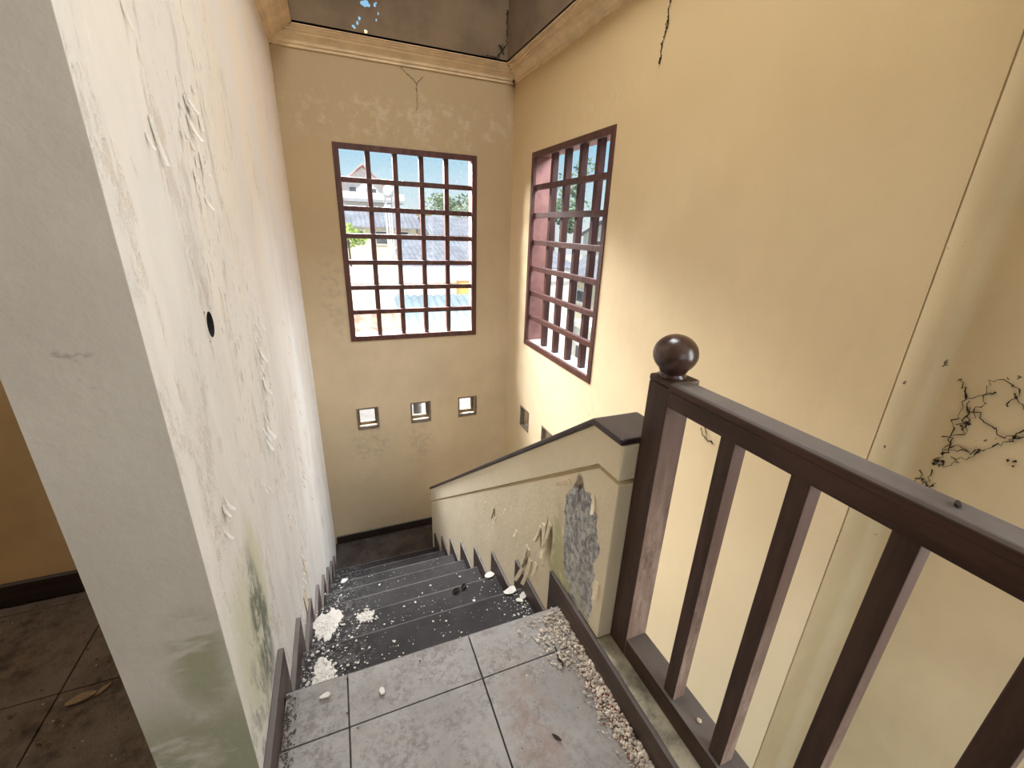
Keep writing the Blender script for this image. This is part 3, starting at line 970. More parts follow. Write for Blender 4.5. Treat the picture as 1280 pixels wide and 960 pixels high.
hp = [(0.540, 0.703), (0.540, 0.733), (0.5375, 0.735), (0.5375, 0.746), (0.543, 0.7505), (0.580, 0.7505), (0.587, 0.746), (0.587, 0.735), (0.584, 0.733), (0.584, 0.703)]
obj('handrail', MB().prism(hp, 'y', RY1, NY0), 'rail', rl, bevel=0.0015)
obj('bottom_rail', MB().box(0.5415, 0.597, RY1, NY0, 0.068, 0.116), 'brail', rl, bevel=0.002)
first = None
for i in range(9):
    yb = 0.4095 - 0.1193 * i
    if first is None:
        first = obj('baluster', MB().box(0.5475, 0.5765, yb, yb + 0.0275, 0.116, 0.703), 'bal', rl, base=(0.562, yb, 0.116), bevel=0.0015)
    else:
        copy_mesh(first, 'baluster', rl, (0.562, yb, 0.116))
for (y, x) in [(0.34, 0.583), (0.52, 0.59)]:
    pass

# ---------------------------------------------------------------- windows


def lattice_window(name, plane, c, u0, u1, z0, z1, sgn):
    """window in a wall plane; c = inner wall face coordinate; sgn=+1 outside lies on the + side.
    frame boards, 4 upright bars, 6 cross bars, a pane in every cell"""
    def B(mb, a0, a1, d0, d1, b0, b1):
        p, q = sorted((c + sgn * d0, c + sgn * d1))
        if plane == 'y':
            return mb.box(a0, a1, p, q, b0, b1)
        return mb.box(p, q, a0, a1, b0, b1)
    fw = 0.034
    um, zm = (u0 + u1) / 2, z0
    base = (um, c, zm) if plane == 'y' else (c, um, zm)
    root = tag(bpy.data.objects.new(name, None), kind='structure')
    COL.objects.link(root)
    root.location = Vector(base) * S
    root['_base'] = base
    d0, d1 = -0.006, 0.055
    for (a0, a1, b0, b1) in ((u0, u0 + fw, z0, z1), (u1 - fw, u1, z0, z1), (u0 + fw, u1 - fw, z1 - fw, z1), (u0 + fw, u1 - fw, z0, z0 + fw)):
        obj('frame_board', B(MB(), a0, a1, d0, 0.014, b0, b1), 'winw', root, bevel=0.002)
    for (a0, a1, b0, b1) in ((u0, u0 + fw * .55, z0, z1), (u1 - fw * .55, u1, z0, z1), (u0 + fw * .55, u1 - fw * .55, z1 - fw * .55, z1)):
        obj('jamb_lining', B(MB(), a0, a1, 0.014, 0.125, b0, b1), 'jamb', root)
    obj('window_sill', B(MB(), u0 + fw * .55, u1 - fw * .55, 0.014, 0.135, z0, z0 + fw * .8), 'sill', root)
    nu, nz = 5, 7
    a, b = u0 + fw, u1 - fw
    cu, cz = (b - a) / nu, (z1 - z0 - 2 * fw) / nz
    w = 0.030
    ptu = ptz = pp_ = None
    for i in range(1, nu):
        x = a + cu * i
        bs = (x, c, z0) if plane == 'y' else (c, x, z0)
        if ptu is None:
            ptu = obj('upright_bar', B(MB(), x - w / 2, x + w / 2, 0.038, 0.075, z0 + fw * .8, z1 - fw * .55), 'winw', root, base=bs, bevel=0.0015)
        else:
            copy_mesh(ptu, 'upright_bar', root, bs)
    for j in range(1, nz):
        z = z0 + fw + cz * j
        bs = (um, c, z) if plane == 'y' else (c, um, z)
        if ptz is None:
            ptz = obj('cross_bar', B(MB(), u0 + fw * .55, u1 - fw * .55, 0.012, 0.038, z - w / 2, z + w / 2), 'winw', root, base=bs, bevel=0.0015)
        else:
            copy_mesh(ptz, 'cross_bar', root, bs)
    for i in range(nu):
        for j in range(nz):
            x, z = a + cu * (i + .5), z0 + fw + cz * (j + .5)
            bs = (x, c, z) if plane == 'y' else (c, x, z)
            if pp_ is None:
                pp_ = obj('pane', B(MB(), x - cu / 2 + .001, x + cu / 2 - .001, 0.077, 0.080, z - cz / 2 + .001, z + cz / 2 - .001), 'glass', root, base=bs)
            else:
                copy_mesh(pp_, 'pane', root, bs)
    return root


lattice_window('window_1', 'y', YB, *BW, 1)
lattice_window('window_2', 'x', XR, *RW, 1)


def small_window(name, plane, c, u0, u1, z0, z1):
    def B(mb, a0, a1, d0, d1, b0, b1):
        return mb.box(a0, a1, c + d0, c + d1, b0, b1) if plane == 'y' else mb.box(c + d0, c + d1, a0, a1, b0, b1)
    base = ((u0 + u1) / 2, c, z0) if plane == 'y' else (c, (u0 + u1) / 2, z0)
    root = tag(bpy.data.objects.new(name, None), kind='structure')
    COL.objects.link(root)
    root.location = Vector(base) * S
    root['_base'] = base
    f = 0.011
    mb = MB()
    for (a0, a1, b0, b1) in ((u0, u0 + f, z0, z1), (u1 - f, u1, z0, z1), (u0 + f, u1 - f, z1 - f, z1), (u0 + f, u1 - f, z0, z0 + f)):
        B(mb, a0, a1, -0.004, 0.03, b0, b1)
    obj('frame', mb, 'smallw', root, bevel=0.0015)
    mb = MB()
    g = f + 0.012
    for (a0, a1, b0, b1) in ((u0, u0 + g, z0, z1), (u1 - g, u1, z0, z1), (u0 + g, u1 - g, z1 - g, z1), (u0 + g, u1 - g, z0, z0 + g)):
        B(mb, a0, a1, 0.085, 0.11, b0, b1)
    obj('inner_frame', mb, 'smallw', root)
    obj('pane', B(MB(), u0 + g, u1 - g, 0.096, 0.099, z0 + g, z1 - g), 'glass', root)


for i, h in enumerate(SQB):
    small_window('window_%d' % (3 + i), 'y', YB, *h)
for i, h in enumerate(SQR):
    small_window('window_%d' % (6 + i), 'x', XR, *h)

# ---------------------------------------------------------------- left wall details
wl = bpy.data.objects['wall_left']
mb = MB()
n = 20
ring = [(0.865 + 0.021 * math.cos(2 * math.pi * i / n), 0.8265 + 0.0225 * math.sin(2 * math.pi * i / n)) for i in range(n)]
# collar that leaves a round mouth in the square recess, and a dark back
vs, fs = [], []
for (y, z) in ring:
    vs.append((XL + 0.0003, y, z))
for (y, z) in ring:
    d = max(abs(y - 0.865) / 0.0255, abs(z - 0.8265) / 0.0275)
    vs.append((XL + 0.0003, 0.865 + (y - 0.865) / d, 0.8265 + (z - 0.8265) / d))
for (y, z) in ring:
    vs.append((XL - 0.03, y, z))
for i in range(n):
    k = (i + 1) % n
    fs += [(i, k, n + k, n + i), (i, 2 * n + i, 2 * n + k, k)]
mb.add(vs, [q for i_, q in enumerate(fs) if i_ % 2 == 0])
obj('socket_hole', mb, 'left', wl)
obj('socket_tube', MB().add(vs, [q for i_, q in enumerate(fs) if i_ % 2 == 1]), 'hole', wl)
obj('socket_box', MB().box(XL - 0.045, XL - 0.03, 0.8405, 0.8895, 0.80, 0.853), 'hole', wl)
rnd = random.Random(11)
marks = [(1.005, 1.20, .03, .012, .2, .010), (0.985, 1.165, .04, .014, .1, .012), (1.02, 1.11, .04, .012, -.2, .010), (1.24, 0.60, .05, .018, .1, .012), (1.26, 0.68, .04, .014, 0, .012),
         (1.17, 0.50, .05, .020, .1, .014), (1.15, 0.46, .03, .016, -.2, .010), (1.73, 0.03, .06, .016, 0, .014), (1.33, 0.75, .04, .012, 0, .01), (0.73, 0.55, .02, .012, .3, .008), (0.785, 1.125, .06, .012, .1, .006), (0.776, 1.245, .03, .006, .0, .004), (0.755, 1.10, .02, .006, 0, .005)]
for (y, z, sy_, sz_, cnt) in [(1.0, 1.18, .06, .10, 14), (0.99, 1.07, .04, .08, 8), (1.25, 0.66, .04, .12, 14), (1.30, 0.72, .03, .05, 5), (1.16, 0.49, .05, .06, 7), (1.72, 0.06, .05, .08, 8), (1.36, -0.17, .05, .09, 8),
                              (0.72, 0.545, .03, .03, 5), (1.25, 0.28, .25, .25, 10), (1.9, 0.45, .1, .4, 8), (1.30, 0.22, .06, .08, 6), (1.15, -0.2, .06, .06, 6)]:
    for q in range(cnt):
        L = rnd.uniform(.008, .026)
        marks.append((y + rnd.gauss(0, sy_ * .6), z + rnd.gauss(0, sz_ * .6), L, L * rnd.uniform(.25, .5), rnd.uniform(-.5, .5), L * rnd.uniform(.12, .3)))
for (y, z, L, w, a, lf) in marks:
    wall_flake(wl, XL, y, z, L, w, a, lf, 1, 'left')
# the two long strips of paint hanging near the third step
wall_flake(wl, XL, 1.385, -0.13, 0.09, 0.02, 0.05, 0.006, 1, 'flake')
wall_flake(wl, XL, 1.30, -0.20, 0.16, 0.05, 0.1, 0.006, 1, 'flake')


# ---------------------------------------------------------------- litter on the stairs and landing
def chips(name, label, cat, group, spots, mat, th=0.004, asp=0.8):
    for i, (x, y, z, r, lb) in enumerate(spots):
        mb = MB()
        mb.plate((x, y, z + th / 2 + 0.0006), r, rnd, th, (0, 0, rnd.uniform(0, 6)), 0.06, 9, asp)
        o = obj(name, mb, mat, None, base=(x, y, z))
        tag(o, lb or label, cat, group)


for (x, y, z, rx, ry, lb) in [(-0.140, 0.945, zn(1), 0.040, 0.050, 'crumbled white plaster patch at left end of the first step'),
                              (-0.150, 1.275, zn(2), 0.050, 0.085, 'broad white plaster patch at left end of the second step'),
                              (-0.020, 1.262, zn(2), 0.030, 0.030, 'white plaster heap out on the middle of the second step')]:
    mb = MB()
    n_ = 72
    ring = []
    ph = [rnd.uniform(0, 6.28) for _ in range(6)]
    for i in range(n_):
        t = 2 * math.pi * i / n_
        q = 0.8 + 0.14 * math.sin(2 * t + ph[0]) + 0.12 * math.sin(3 * t + ph[1]) + 0.07 * math.sin(7 * t + ph[2]) + 0.05 * math.sin(13 * t + ph[3]) + rnd.uniform(-.04, .04)
        ring.append((x + rx * q * math.cos(t), y + ry * q * math.sin(t)))
    mb.add([(x, y, z + .004)] + [(a, b, z + .0025) for a, b in ring] + [(a, b, z + .0002) for a, b in ring] + [(x, y, z + .0002)],
           [(0, 1 + i, 1 + (i + 1) % n_) for i in range(n_)] + [(1 + i, 1 + n_ + i, 1 + n_ + (i + 1) % n_, 1 + (i + 1) % n_) for i in range(n_)] + [(2 * n_ + 1, 1 + n_ + (i + 1) % n_, 1 + n_ + i) for i in range(n_)])
    for _ in range(190):
        r_ = rnd.uniform(.0012, .0055)
        t, q = rnd.uniform(0, 6.283), abs(rnd.gauss(0, .62))
        mb.lump((max(XL + .016, x + rx * q * math.cos(t)), min(y + ry * q * math.sin(t), -Y0 * 0 + 9), z + r_ * .4 + .001), r_, rnd, .6)
    tag(obj('plaster_patch', mb, 'white', None, base=(x, y, z)), lb, 'plaster', None, 'stuff')
chips('paint_chip', '', 'paint chip', None, [(-0.101, 1.655, zn(3), 0.02, 'white paint chip towards the left on the third step'),
                                             (0.466, 1.292, zn(2), 0.026, 'pale paint chip by the parapet on the second step'),
                                             (0.452, 1.035, zn(1), 0.026, 'large pale paint chip on first step beside the parapet'),
                                             (0.486, 1.000, zn(1), 0.020, 'narrow pale paint chip leaning by first step skirting'),
                                             (0.468, 0.985, zn(1), 0.014, 'small round paint chip on first step near the parapet'),
                                             (0.005, 0.713, 0.0004, 0.010, 'small white paint chip on the landing tile by the joint'),
                                             (-0.115, 0.748, 0.0004, 0.012, 'pale paint sliver on the left landing tile')], 'white', 0.004, 0.6)


def scatter(name, label, fn, count, mat, r0, r1, seed, parent=None):
    rd = random.Random(seed)
    mb = MB()
    for _ in range(count):
        x, y, z = fn(rd)
        r = r0 + (r1 - r0) * min(1.0, rd.expovariate(4.0))
        mb.lump((x, y, z + r * 0.4), r, rd, 0.5)
    o = obj(name, mb, mat)
    return tag(o, label, 'debris', None, 'stuff')


def on_steps(rd):
    k = rd.choices([1, 2, 3, 4, 5, 6], [6, 6, 3, 1.5, 1, .6])[0]
    x = -0.19 + min(0.67, rd.expovariate(7)) if rd.random() < 0.7 else rd.uniform(-0.18, 0.485)
    y = yn(k - 1) + rd.uniform(0.005, GO - 0.01)
    return x, y, zn(k)


scatter('plaster_crumbs', 'scattered white plaster crumbs over the upper dark steps', on_steps, 1100, 'white', 0.0008, 0.006, 1)
scatter('plaster_crumbs', 'fine white crumbs on the first step beside the parapet', lambda rd: (min(0.488, rd.gauss(0.455, 0.03)), rd.uniform(0.80, 1.02), zn(1)), 170, 'white', 0.0008, 0.005, 21)


def kerb_heap(rd):
    y = rd.uniform(0.25, 0.775)
    w = 0.055 if y > 0.62 else 0.022
    return 0.4925 - abs(rd.gauss(0, w)), y + rd.gauss(0, .004), 0.0004 + rd.random() * 0.003


scatter('plaster_crumbs', 'beige plaster crumbs heaped along the right kerb of the landing', lambda rd: (lambda p: p)(kerb_heap(rd)), 2600, 'crumb', 0.0012, 0.006, 2)
scatter('plaster_crumbs', 'rusty red crumbs along the kerb skirting of the landing', lambda rd: (0.4925 - abs(rd.gauss(0, 0.018)), rd.gauss(0.51, 0.05), 0.0004 + rd.random() * 0.003), 650, 'redcrumb', 0.0011, 0.004, 3)
scatter('soil_crumbs', 'dark soil crumbs along the left skirting of the landing', lambda rd: (XL + 0.0145 + abs(rd.gauss(0, 0.012)), rd.uniform(0.6, 0.78), 0.0004), 260, 'darkcrumb', 0.001, 0.004, 4)
scatter('soil_crumbs', 'sparse dark specks over the grey landing tiles', lambda rd: (rd.uniform(-0.18, 0.48), rd.uniform(0.3, 0.77), 0.0004), 90, 'darkcrumb', 0.001, 0.003, 5)
scatter('soil_crumbs', 'dark soil and rubble on the side room floor', lambda rd: (rd.uniform(-0.95, -0.345), rd.uniform(0.5, 1.28), 0.0004), 420, 'sidesoil', 0.0012, 0.0065, 6)
scatter('plaster_crumbs', 'pale crumbs sprinkled on the side room floor', lambda rd: (rd.uniform(-0.95, -0.345), rd.uniform(0.55, 1.28), 0.002), 60, 'crumb', 0.002, 0.006, 7)
scatter('soil_crumbs', 'line of dark grit in the joint under the landing edge', lambda rd: (rd.uniform(-0.19, 0.1), Y0 + rd.uniform(0.004, 0.02), zn(1)), 120, 'darkcrumb', 0.001, 0.004, 8)


def leaf(name, label, c, L, w, rz, mat, roll=0.3):
    mb = MB()
    n = 7
    vs = []
    for s_ in (0, 1):
        for i in range(n):
            t = i / (n - 1)
            ww = w * math.sin(math.pi * min(max(t, .06), .97)) ** 0.7
            for q in (-1, 0, 1):
                x, y = (t - .5) * L, q * ww / 2
                z = 0.0006 + abs(q) * ww * roll + 0.12 * L * (t - .5) ** 2 * 2 + s_ * 0.0012
                vs.append((c[0] + x * math.cos(rz) - y * math.sin(rz), c[1] + x * math.sin(rz) + y * math.cos(rz), c[2] + z))
    fs = []
    m_ = 3 * n
    for i in range(n - 1):
        for q in (0, 1):
            a = 3 * i + q
            fs += [(a, a + 3, a + 4, a + 1), (m_ + a, m_ + a + 1, m_ + a + 4, m_ + a + 3)]
        a = 3 * i
        fs += [(a, m_ + a, m_ + a + 3, a + 3), (a + 2, a + 5, m_ + a + 5, m_ + a + 2)]
    mb.add(vs, fs)
    return tag(obj(name, mb, mat, None, base=c), label, 'leaf')


leaf('dead_leaf', 'dark curled dead leaf on the second step, left one of two', (0.318, 1.262, zn(2)), 0.034, 0.016, 0.3, 'leafd', 0.5)
leaf('dead_leaf', 'dark curled dead leaf on the second step, right one of two', (0.352, 1.272, zn(2)), 0.032, 0.015, 0.8, 'leafd', 0.5)
leaf('dead_leaf', 'broad pale dead leaf on the side room floor by the pier', (-0.607, 0.925, 0.0), 0.05, 0.022, 0.25, 'leafp')
leaf('dead_leaf', 'narrow pale dead leaf on side room floor nearest the pier', (-0.572, 0.935, 0.0), 0.03, 0.010, 0.9, 'leafp')
leaf('dead_leaf', 'small dark leaf sliver on the near landing tile', (0.335, 0.49, 0.0005), 0.022, 0.006, 2.2, 'leafd')
tw = MB().tube([(0.425, 0.672, 0.004), (0.423, 0.655, 0.004), (0.418, 0.643, 0.005), (0.424, 0.632, 0.004), (0.421, 0.622, 0.004)], 0.0022, 6)
tag(obj('twig', tw, 'leafd', None), 'short dark crooked twig on the right landing tile', 'twig')

mb = MB().lump((0.568, 0.36, 0.1185), 0.006, rnd, 0.6)
tag(obj('paint_chip', mb, 'flake', None), 'small pinkish chip lying on the bottom rail of the balustrade', 'paint chip')
mb = MB().plate((0.566, 0.165, 0.7525), 0.007, rnd, 0.003, (0, 0, 0.4), 0.0, 8, 0.5)
tag(obj('dirt_clod', mb, 'leafd', None), 'dark flat clod of dirt on top of the handrail', 'dirt')


# ---------------------------------------------------------------- cobwebs
def web(name, label, strands, blobs, r=0.0012, seed=5, jit=0.006, axis='x'):
    rd = random.Random(seed)
    mb = MB()
    for s_ in strands:
        path = [Vector(p) for p in s_]
        fine = []
        for a, b in zip(path, path[1:]):
            nseg = max(2, int((b - a).length / 0.007))
            for i in range(nseg):
                p = a.lerp(b, i / nseg)
                if fine:
                    j = [rd.gauss(0, jit * .45) for _ in range(3)]
                    if axis == 'x':
                        j[0] = -abs(j[0]) * 0.4
                    else:
                        j[1] = -abs(j[1]) * 0.4
                    p = p + Vector(j)
                fine.append(p)
        fine.append(path[-1])
        mb.tube(fine, [r * rd.uniform(0.4, 1.7) for _ in fine], 5)
    for (p, q) in blobs:
        for _ in range(4):
            mb.lump((p[0], p[1] + rd.gauss(0, q * .5), p[2] + rd.gauss(0, q * .5)), q * rd.uniform(.25, .6), rd, 1.0)
    return tag(obj(name, mb, 'web'), label, 'cobweb')


X_ = XREC - 0.003
P = lambda y, z: (X_, y, z)
strs = [[P(.486, .696), P(.470, .68), P(.459, .655), P(.464, .60), P(.459, .559), P(.463, .51), P(.462, .478)],
        [P(.442, .616), P(.43, .66), P(.435, .714), P(.405, .724), P(.39, .70), P(.385, .69), P(.37, .672), P(.355, .66)],
        [P(.470, .68), P(.455, .66), P(.44, .67), P(.42, .69)], [P(.45, .64), P(.42, .62), P(.39, .605), P(.379, .598), P(.355, .61), P(.33, .62)],
        [P(.462, .52), P(.43, .535), P(.403, .544), P(.38, .575), P(.364, .60), P(.34, .625), P(.32, .64)], [P(.462, .478), P(.445, .48), P(.435, .505), P(.415, .52), P(.403, .544)],
        [P(.459, .559), P(.44, .575), P(.442, .616), P(.455, .64)], [P(.463, .51), P(.44, .545), P(.42, .535)], [P(.459, .59), P(.445, .60), P(.44, .575)],
        [P(.385, .69), P(.395, .675), P(.392, .665)], [P(.355, .66), P(.345, .64), P(.355, .62), P(.36, .60)], [P(.475, .55), P(.459, .559), P(.455, .53)], [P(.455, .655), P(.447, .63), P(.45, .60)]]
web('cobweb', 'tangled sooty cobweb on the recessed wall above the handrail', strs,
    [(P(.462, .478), .010), (P(.455, .483), .008), (P(.468, .49), .006), (P(.463, .51), .006), (P(.403, .544), .007), (P(.444, .60), .008), (P(.446, .585), .006), (P(.364, .60), .007), (P(.385, .69), .006),
     (P(.346, .548), .008), (P(.486, .696), .005), (P(.43, .50), .004)], 0.0010, 5, 0.007)
web('cobweb', 'small dark web scrap on recessed wall just over the handrail', [[P(.49, .445), P(.475, .423), P(.462, .407), P(.44, .40)], [P(.47, .46), P(.462, .43), P(.475, .41)], [P(.45, .43), P(.462, .407)]],
    [(P(.475, .425), .005), (P(.463, .41), .006), (P(.455, .42), .004)], 0.0010, 6)
Q = lambda y, z: (XR - 0.003, y, z)
web('cobweb', 'sooty thread hanging high on the yellow right wall', [[Q(1.55, 1.90), Q(1.556, 1.79), Q(1.552, 1.70), Q(1.565, 1.66), Q(1.567, 1.60)]], [(Q(1.553, 1.70), .008), (Q(1.556, 1.72), .006)], 0.0022, 7)
web('cobweb', 'looped thread on the yellow wall beside the first baluster', [[Q(1.045, .335), Q(1.035, .31), Q(1.01, .298), Q(.985, .296)], [Q(1.035, .345), Q(1.015, .31), Q(.985, .296)]], [], 0.0014, 8)
B_ = lambda x, z: (x, YB - 0.004, z)
web('cobweb', 'thin dark thread below the cornice of the back wall', [[B_(.47, 1.87), B_(.52, 1.84), B_(.565, 1.80), B_(.562, 1.70), B_(.556, 1.66)], [B_(.565, 1.80), B_(.60, 1.84)]], [(B_(.565, 1.80), .006)], 0.0012, 9, 0.006, 'y')
T_ = lambda x, z: (x, LY1 - 0.004, z)
web('cobweb', 'black cobweb clump in the far corner of the ceiling tray', [[T_(.95, 1.975), T_(1.0, 1.972), T_(1.04, 1.98), T_(1.07, 2.02), T_(1.10, 2.05)], [T_(1.06, 2.0), T_(1.05, 1.97)], [T_(1.07, 2.02), T_(1.05, 2.045)],
    [T_(1.07, 2.02), T_(1.085, 2.0)], [T_(1.10, 2.05), T_(1.102, 2.14), T_(1.10, 2.22)], [T_(1.07, 2.03), T_(1.075, 2.055)]], [(T_(1.07, 2.02), .010), (T_(1.06, 2.03), .008), (T_(1.085, 2.035), .008), (T_(1.05, 2.04), .006)], 0.0028, 10, 0.008, 'y')
web('cobweb', 'small black clot in the corner under the cornice', [[(1.18, YB - 0.03, 1.90), (1.19, YB - 0.02, 1.87)]], [((1.186, YB - 0.022, 1.885), .012), ((1.19, YB - 0.018, 1.868), .009)], 0.004, 12, 0.004, 'y')

# ---------------------------------------------------------------- outside
ZG = -4.2
mb = MB().box(-40, 60, 3.4, 90, ZG - 0.2, ZG)
struct('ground', mb, 'ground')


def roof_part(parent, x0, x1, y0, y1, z0, z1, mat, along='x', wave=0.028, pitch=0.11, th=0.03, name='roof_slope'):
    """a tiled or sheet roof slope rising from y0 (z0) to y1 (z1) (along='x'), waves across it; or from x0 to x1 (along='y')"""
    mb = MB()
    if along == 'x':
        nu = max(4, int((x1 - x0) / pitch) * 4)
    else:
        nu = max(4, int((y1 - y0) / pitch) * 4)
    nu = min(nu, 160)
    nv = 6
    vs = []
    for k in (0, 1):
        for i in range(nu + 1):
            h = wave * abs(math.sin(math.pi * i / 4))
            for j in range(nv + 1):
                t = j / nv
                st_ = wave * 0.5 * (1 if j % 2 else 0)
                z = z0 + (z1 - z0) * t + h + st_ - k * th
                if along == 'x':
                    vs.append((x0 + (x1 - x0) * i / nu, y0 + (y1 - y0) * t, z))
                else:
                    vs.append((x0 + (x1 - x0) * t, y0 + (y1 - y0) * i / nu, z))
    w_ = nv + 1
    m_ = (nu + 1) * w_
    fs = []
    for i in range(nu):
        for j in range(nv):
            a = i * w_ + j
            fs += [(a, a + w_, a + w_ + 1, a + 1), (m_ + a, m_ + a + 1, m_ + a + w_ + 1, m_ + a + w_)]
        fs += [(i * w_, m_ + i * w_, m_ + (i + 1) * w_, (i + 1) * w_)]
    mb.add(vs, fs)
    return obj(name, mb, mat, parent)


def house(label, x0, x1, y0, y1, ze, zr, wall, roof, ridge='x', ov=0.2, wins=(), sidewins=(), z0=ZG, name='house'):
    """ridge 'x' / 'y' / 'flat' / 'lean' (slope rising away from us)"""
    h = thing(name, label, 'house', ((x0 + x1) / 2, (y0 + y1) / 2, z0))
    mb = MB()
    xm, ym = (x0 + x1) / 2, (y0 + y1) / 2
    if ridge == 'y':
        mb.prism([(x0, z0), (x1, z0), (x1, ze), (xm, zr - 0.06), (x0, ze)], 'y', y0, y1)
    elif ridge == 'x':
        mb.prism([(y0, z0), (y1, z0), (y1, ze), (ym, zr - 0.06), (y0, ze)], 'x', x0, x1)
    elif ridge == 'lean':
        mb.prism([(y0, z0), (y1, z0), (y1, zr - 0.06), (y0, ze - 0.06)], 'x', x0, x1)
    else:
        mb.box(x0, x1, y0, y1, z0, ze)
    obj('wall', mb, wall, h)
    s = (zr - ze)
    if ridge == 'x':
        k = s / (ym - y0) * ov
        roof_part(h, x0 - ov, x1 + ov, y0 - ov, ym, ze - k, zr, roof)
        roof_part(h, x0 - ov, x1 + ov, y1 + ov, ym, ze - k, zr, roof)
    elif ridge == 'y':
        k = s / (xm - x0) * ov
        roof_part(h, x0 - ov, xm, y0 - ov, y1 + ov, ze - k, zr, roof, 'y')
        roof_part(h, x1 + ov, xm, y0 - ov, y1 + ov, ze - k, zr, roof, 'y')
    elif ridge == 'lean':
        roof_part(h, x0 - .05, x1 + .05, y0 - ov, y1 + .05, ze - s / (y1 - y0) * ov, zr, roof)
    else:
        mb = MB()
        for a in ((x0 - .05, x1 + .05, y0 - .05, y0 + .06), (x0 - .05, x1 + .05, y1 - .06, y1 + .05), (x0 - .05, x0 + .06, y0, y1), (x1 - .06, x1 + .05, y0, y1)):
            mb.box(*a, ze, ze + 0.12)
        obj('roof_kerb', mb, wall, h)
    for (xa, xb, za, zb) in wins:
        f = obj('window', MB().box(xa, xb, y0 - 0.03, y0 + 0.05, za, zb), 'ow', h)
        q = (xb - xa) * .1
        obj('pane', MB().box(xa + q, xb - q, y0 - 0.04, y0 - 0.03, za + q, zb - q), 'odark', f)
    for (ya, yb, za, zb) in sidewins:
        f = obj('window', MB().box(x0 - 0.03, x0 + 0.05, ya, yb, za, zb), 'ow', h)
        q = (yb - ya) * .1
        obj('pane', MB().box(x0 - 0.04, x0 - 0.03, ya + q, yb - q, za + q, zb - q), 'odark', f)
    return h


hA = house('tall white house with a faded red gable beyond the back window', 0.45, 1.65, 15, 18.5, 2.12, 2.66, 'ow', 'rpink', 'y', 0.22, [(0.62, 0.85, 1.75, 2.05), (1.1, 1.45, 1.75, 2.05)])
obj('balcony_slab', MB().box(0.2, 2.15, 14.2, 15.0, 1.60, 1.68), 'ogrey', hA)
obj('balcony_railing', MB().box(0.2, 2.15, 14.2, 14.25, 1.68, 1.86), 'ow', hA)
wt = thing('water_tank', 'round white water tank on a stand beside the gabled house', 'tank', (1.62, 13.6, 1.36))
obj('tank_body', MB().lathe([(0.10, 1.72), (0.14, 1.76), (0.14, 1.96), (0.10, 2.02), (0.03, 2.05)], (1.62, 13.6), 14), 'ow', wt, smooth=True)
for dx, dy in ((-.09, -.09), (.09, -.09), (.09, .09), (-.09, .09)):
    obj('leg', MB().box(1.62 + dx - .015, 1.62 + dx + .015, 13.6 + dy - .015, 13.6 + dy + .015, 1.30, 1.73), 'pole', wt)
house('low house with tiled roof and cream wall below the gabled house', -0.6, 2.05, 11.8, 14, 0.98, 1.42, 'ocream', 'rgrey', 'x', 0.15, [(0.5, 0.75, .55, .85), (1.0, 1.35, .5, .85), (1.6, 1.85, .55, .85)])
house('flat roofed ochre house in the middle distance of the back window', 2.55, 3.75, 18, 20.5, 1.45, 1.45, 'oyel', 'rgrey', 'flat', 0.1, [(2.7, 2.95, 1.05, 1.3), (3.2, 3.55, 1.05, 1.3)])
house('long low house with grey tiled roof before the far trees', 3.0, 6.6, 14, 17, 0.80, 1.30, 'ow', 'rgrey', 'x', 0.2, [(3.3, 3.7, .35, .65), (4.2, 4.6, .35, .65), (5.1, 5.5, .35, .65)])
house('house with long grey tiled slope facing the back window', 1.35, 5.2, 9.0, 11, 0.22, 0.70, 'ow', 'rgrey', 'lean', 0.1)
house('big blank white flat roofed building below the tiled slope', -1.6, 4.2, 7.2, 8.6, 0.12, 0.12, 'ow', 'rgrey', 'flat', 0.1)
house('lean-to shed with a blue grey sheet roof under the window', 0.80, 2.3, 4.7, 6.3, -0.50, 0.02, 'ow', 'rmet', 'lean', 0.1)
house('shed with an old broken clay tile roof at lower left', -1.1, 0.70, 4.7, 5.7, -0.42, -0.06, 'ogrey', 'rterra', 'lean', 0.1)
bx = thing('storage_box', 'orange painted box standing on the flat white roof edge', 'box', (2.0, 7.05, 0.1))
obj('box_body', MB().box(1.86, 2.12, 6.86, 7.06, -0.14, 0.18), 'oor', bx)
obj('lid', MB().box(1.84, 2.14, 6.84, 7.08, 0.18, 0.21), 'ocream', bx)
obj('bracket', MB().box(1.9, 2.08, 6.86, 7.15, -0.18, -0.14), 'pole', bx)
pm = thing('antenna_mast', 'leaning galvanised pole mast in front of the white building', 'mast', (0.8, 6.5, ZG))
for dx in (0, 0.07, 0.12):
    obj('pole', MB().tube([(0.86 + dx, 6.5 + dx, ZG), (0.72 + dx * .7, 6.5 + dx, 1.25)], 0.013, 8), 'pole', pm)
obj('brace', MB().tube([(0.80, 6.5, -0.2), (0.90, 6.6, -0.1)], 0.01, 6), 'pole', pm)
obj('brace', MB().tube([(0.76, 6.5, 0.6), (0.86, 6.6, 0.7)], 0.01, 6), 'pole', pm)


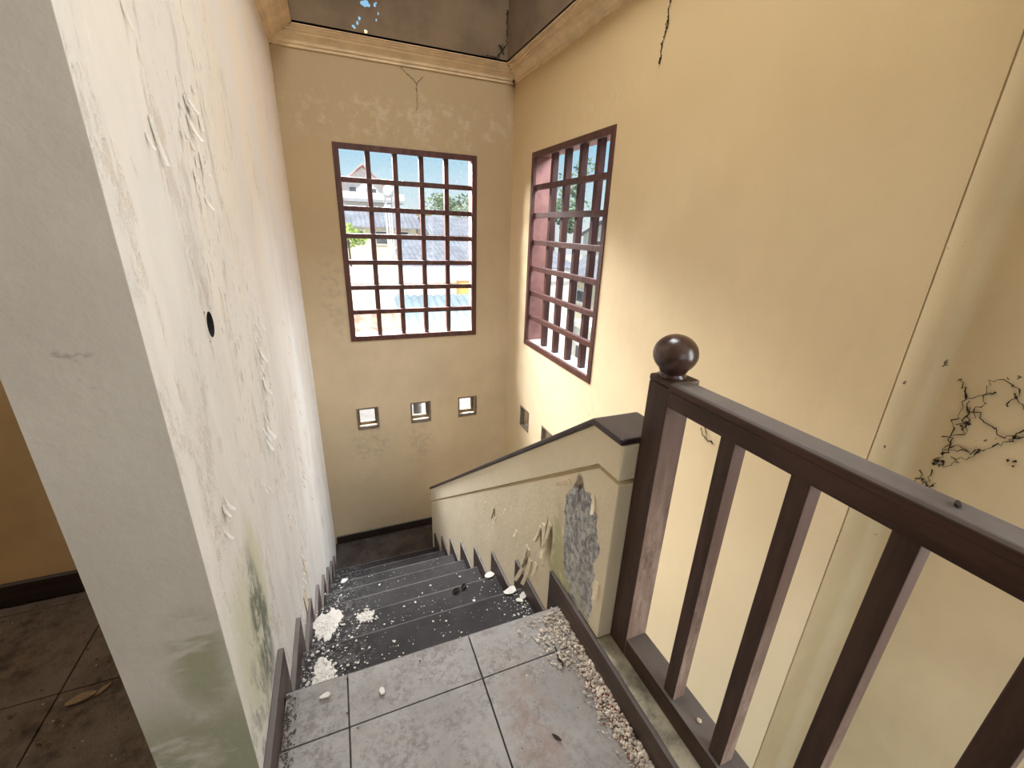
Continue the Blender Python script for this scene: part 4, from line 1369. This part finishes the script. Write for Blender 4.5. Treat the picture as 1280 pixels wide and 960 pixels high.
def tree(label, x, y, zc_, r, rz, mat, seed, n=900, leafs=0.10, name='tree'):
    rd = random.Random(seed)
    t = thing(name, label, 'tree', (x, y, ZG))
    obj('trunk', MB().tube([(x, y, ZG), (x + .05, y, (ZG + zc_) / 2), (x, y, zc_)], [r * .12, r * .09, r * .04], 8), 'bark', t)
    mb = MB()
    clumps = [(rd.gauss(0, .45), rd.gauss(0, .45), rd.gauss(0, .4), rd.uniform(.3, .5)) for _ in range(14)]
    for _ in range(n):
        cx_, cy_, cz_, cr = rd.choice(clumps)
        d = Vector((rd.gauss(0, 1), rd.gauss(0, 1), rd.gauss(0, 1))).normalized() * cr * rd.uniform(.6, 1)
        p = Vector((x + (cx_ + d.x) * r, y + (cy_ + d.y) * r, zc_ + (cz_ + d.z) * rz))
        a = Vector((rd.gauss(0, 1), rd.gauss(0, 1), rd.gauss(0, .6))).normalized() * leafs
        b = a.orthogonal().normalized() * leafs * .5
        b.rotate(Matrix.Rotation(rd.uniform(0, 6.28), 3, a.normalized()))
        mb.add([p - a, p + b, p + a, p - b], [(0, 1, 2, 3)])
    f = obj('foliage', mb, mat, t)
    f['kind'] = 'stuff'
    return t


tree('dark leafy tree beyond the roofs at right of the back window', 5.2, 22, 2.05, 1.1, 0.75, 'leaf', 1)
tree('second leafy tree right of the first behind the tiled roofs', 8.2, 26.5, 2.4, 1.2, 0.85, 'leaf', 2)
tree('bright yellow green bush in front of the white building', 0.30, 9.6, 0.75, 0.42, 0.30, 'leafy', 3, 700, 0.05, 'bush')
# seen through the right window
tree('feathery tree seen at the left of the right window', 9.3, 18.2, 2.3, 1.3, 1.1, 'leaf', 4)
tree('smaller tree seen in the middle of the right window', 7.9, 14.5, 1.5, 0.55, 0.55, 'leaf', 8)
house('far white house with grey roof seen through the right window', 10.5, 13.5, 14, 17.5, 0.9, 1.5, 'ow', 'rgrey', 'x', 0.2, [(11, 11.6, 0.2, 0.7), (12.2, 12.8, 0.2, 0.7)], [(14.5, 15.1, .2, .7), (16, 16.6, .2, .7)])
house('far house with red tiled roof at right of the right window', 14.2, 17.7, 12, 15, 1.6, 2.2, 'ocream', 'rpink', 'x', 0.2, [(14.7, 15.3, 0.9, 1.4)], [(12.6, 13.2, .9, 1.4)])
house('long cream house across the lane from the right window', 7.6, 9.0, 9.6, 13.4, -0.35, 0.2, 'ocream', 'rgrey', 'y', 0.2, [], [(10.6, 11.4, -1.3, -0.8), (12, 12.8, -1.3, -0.8), (13.4, 14.2, -1.3, -0.8)])
house('low white yard building nearest the right window', 5.4, 7.0, 6.2, 9.2, -1.2, -1.2, 'ow', 'rgrey', 'flat', 0.1, [], [(6.8, 7.3, -2.2, -1.6), (8.4, 8.9, -2.2, -1.6)])

# final tidy: drop helper keys
for o in bpy.data.objects:
    if '_base' in o:
        del o['_base']
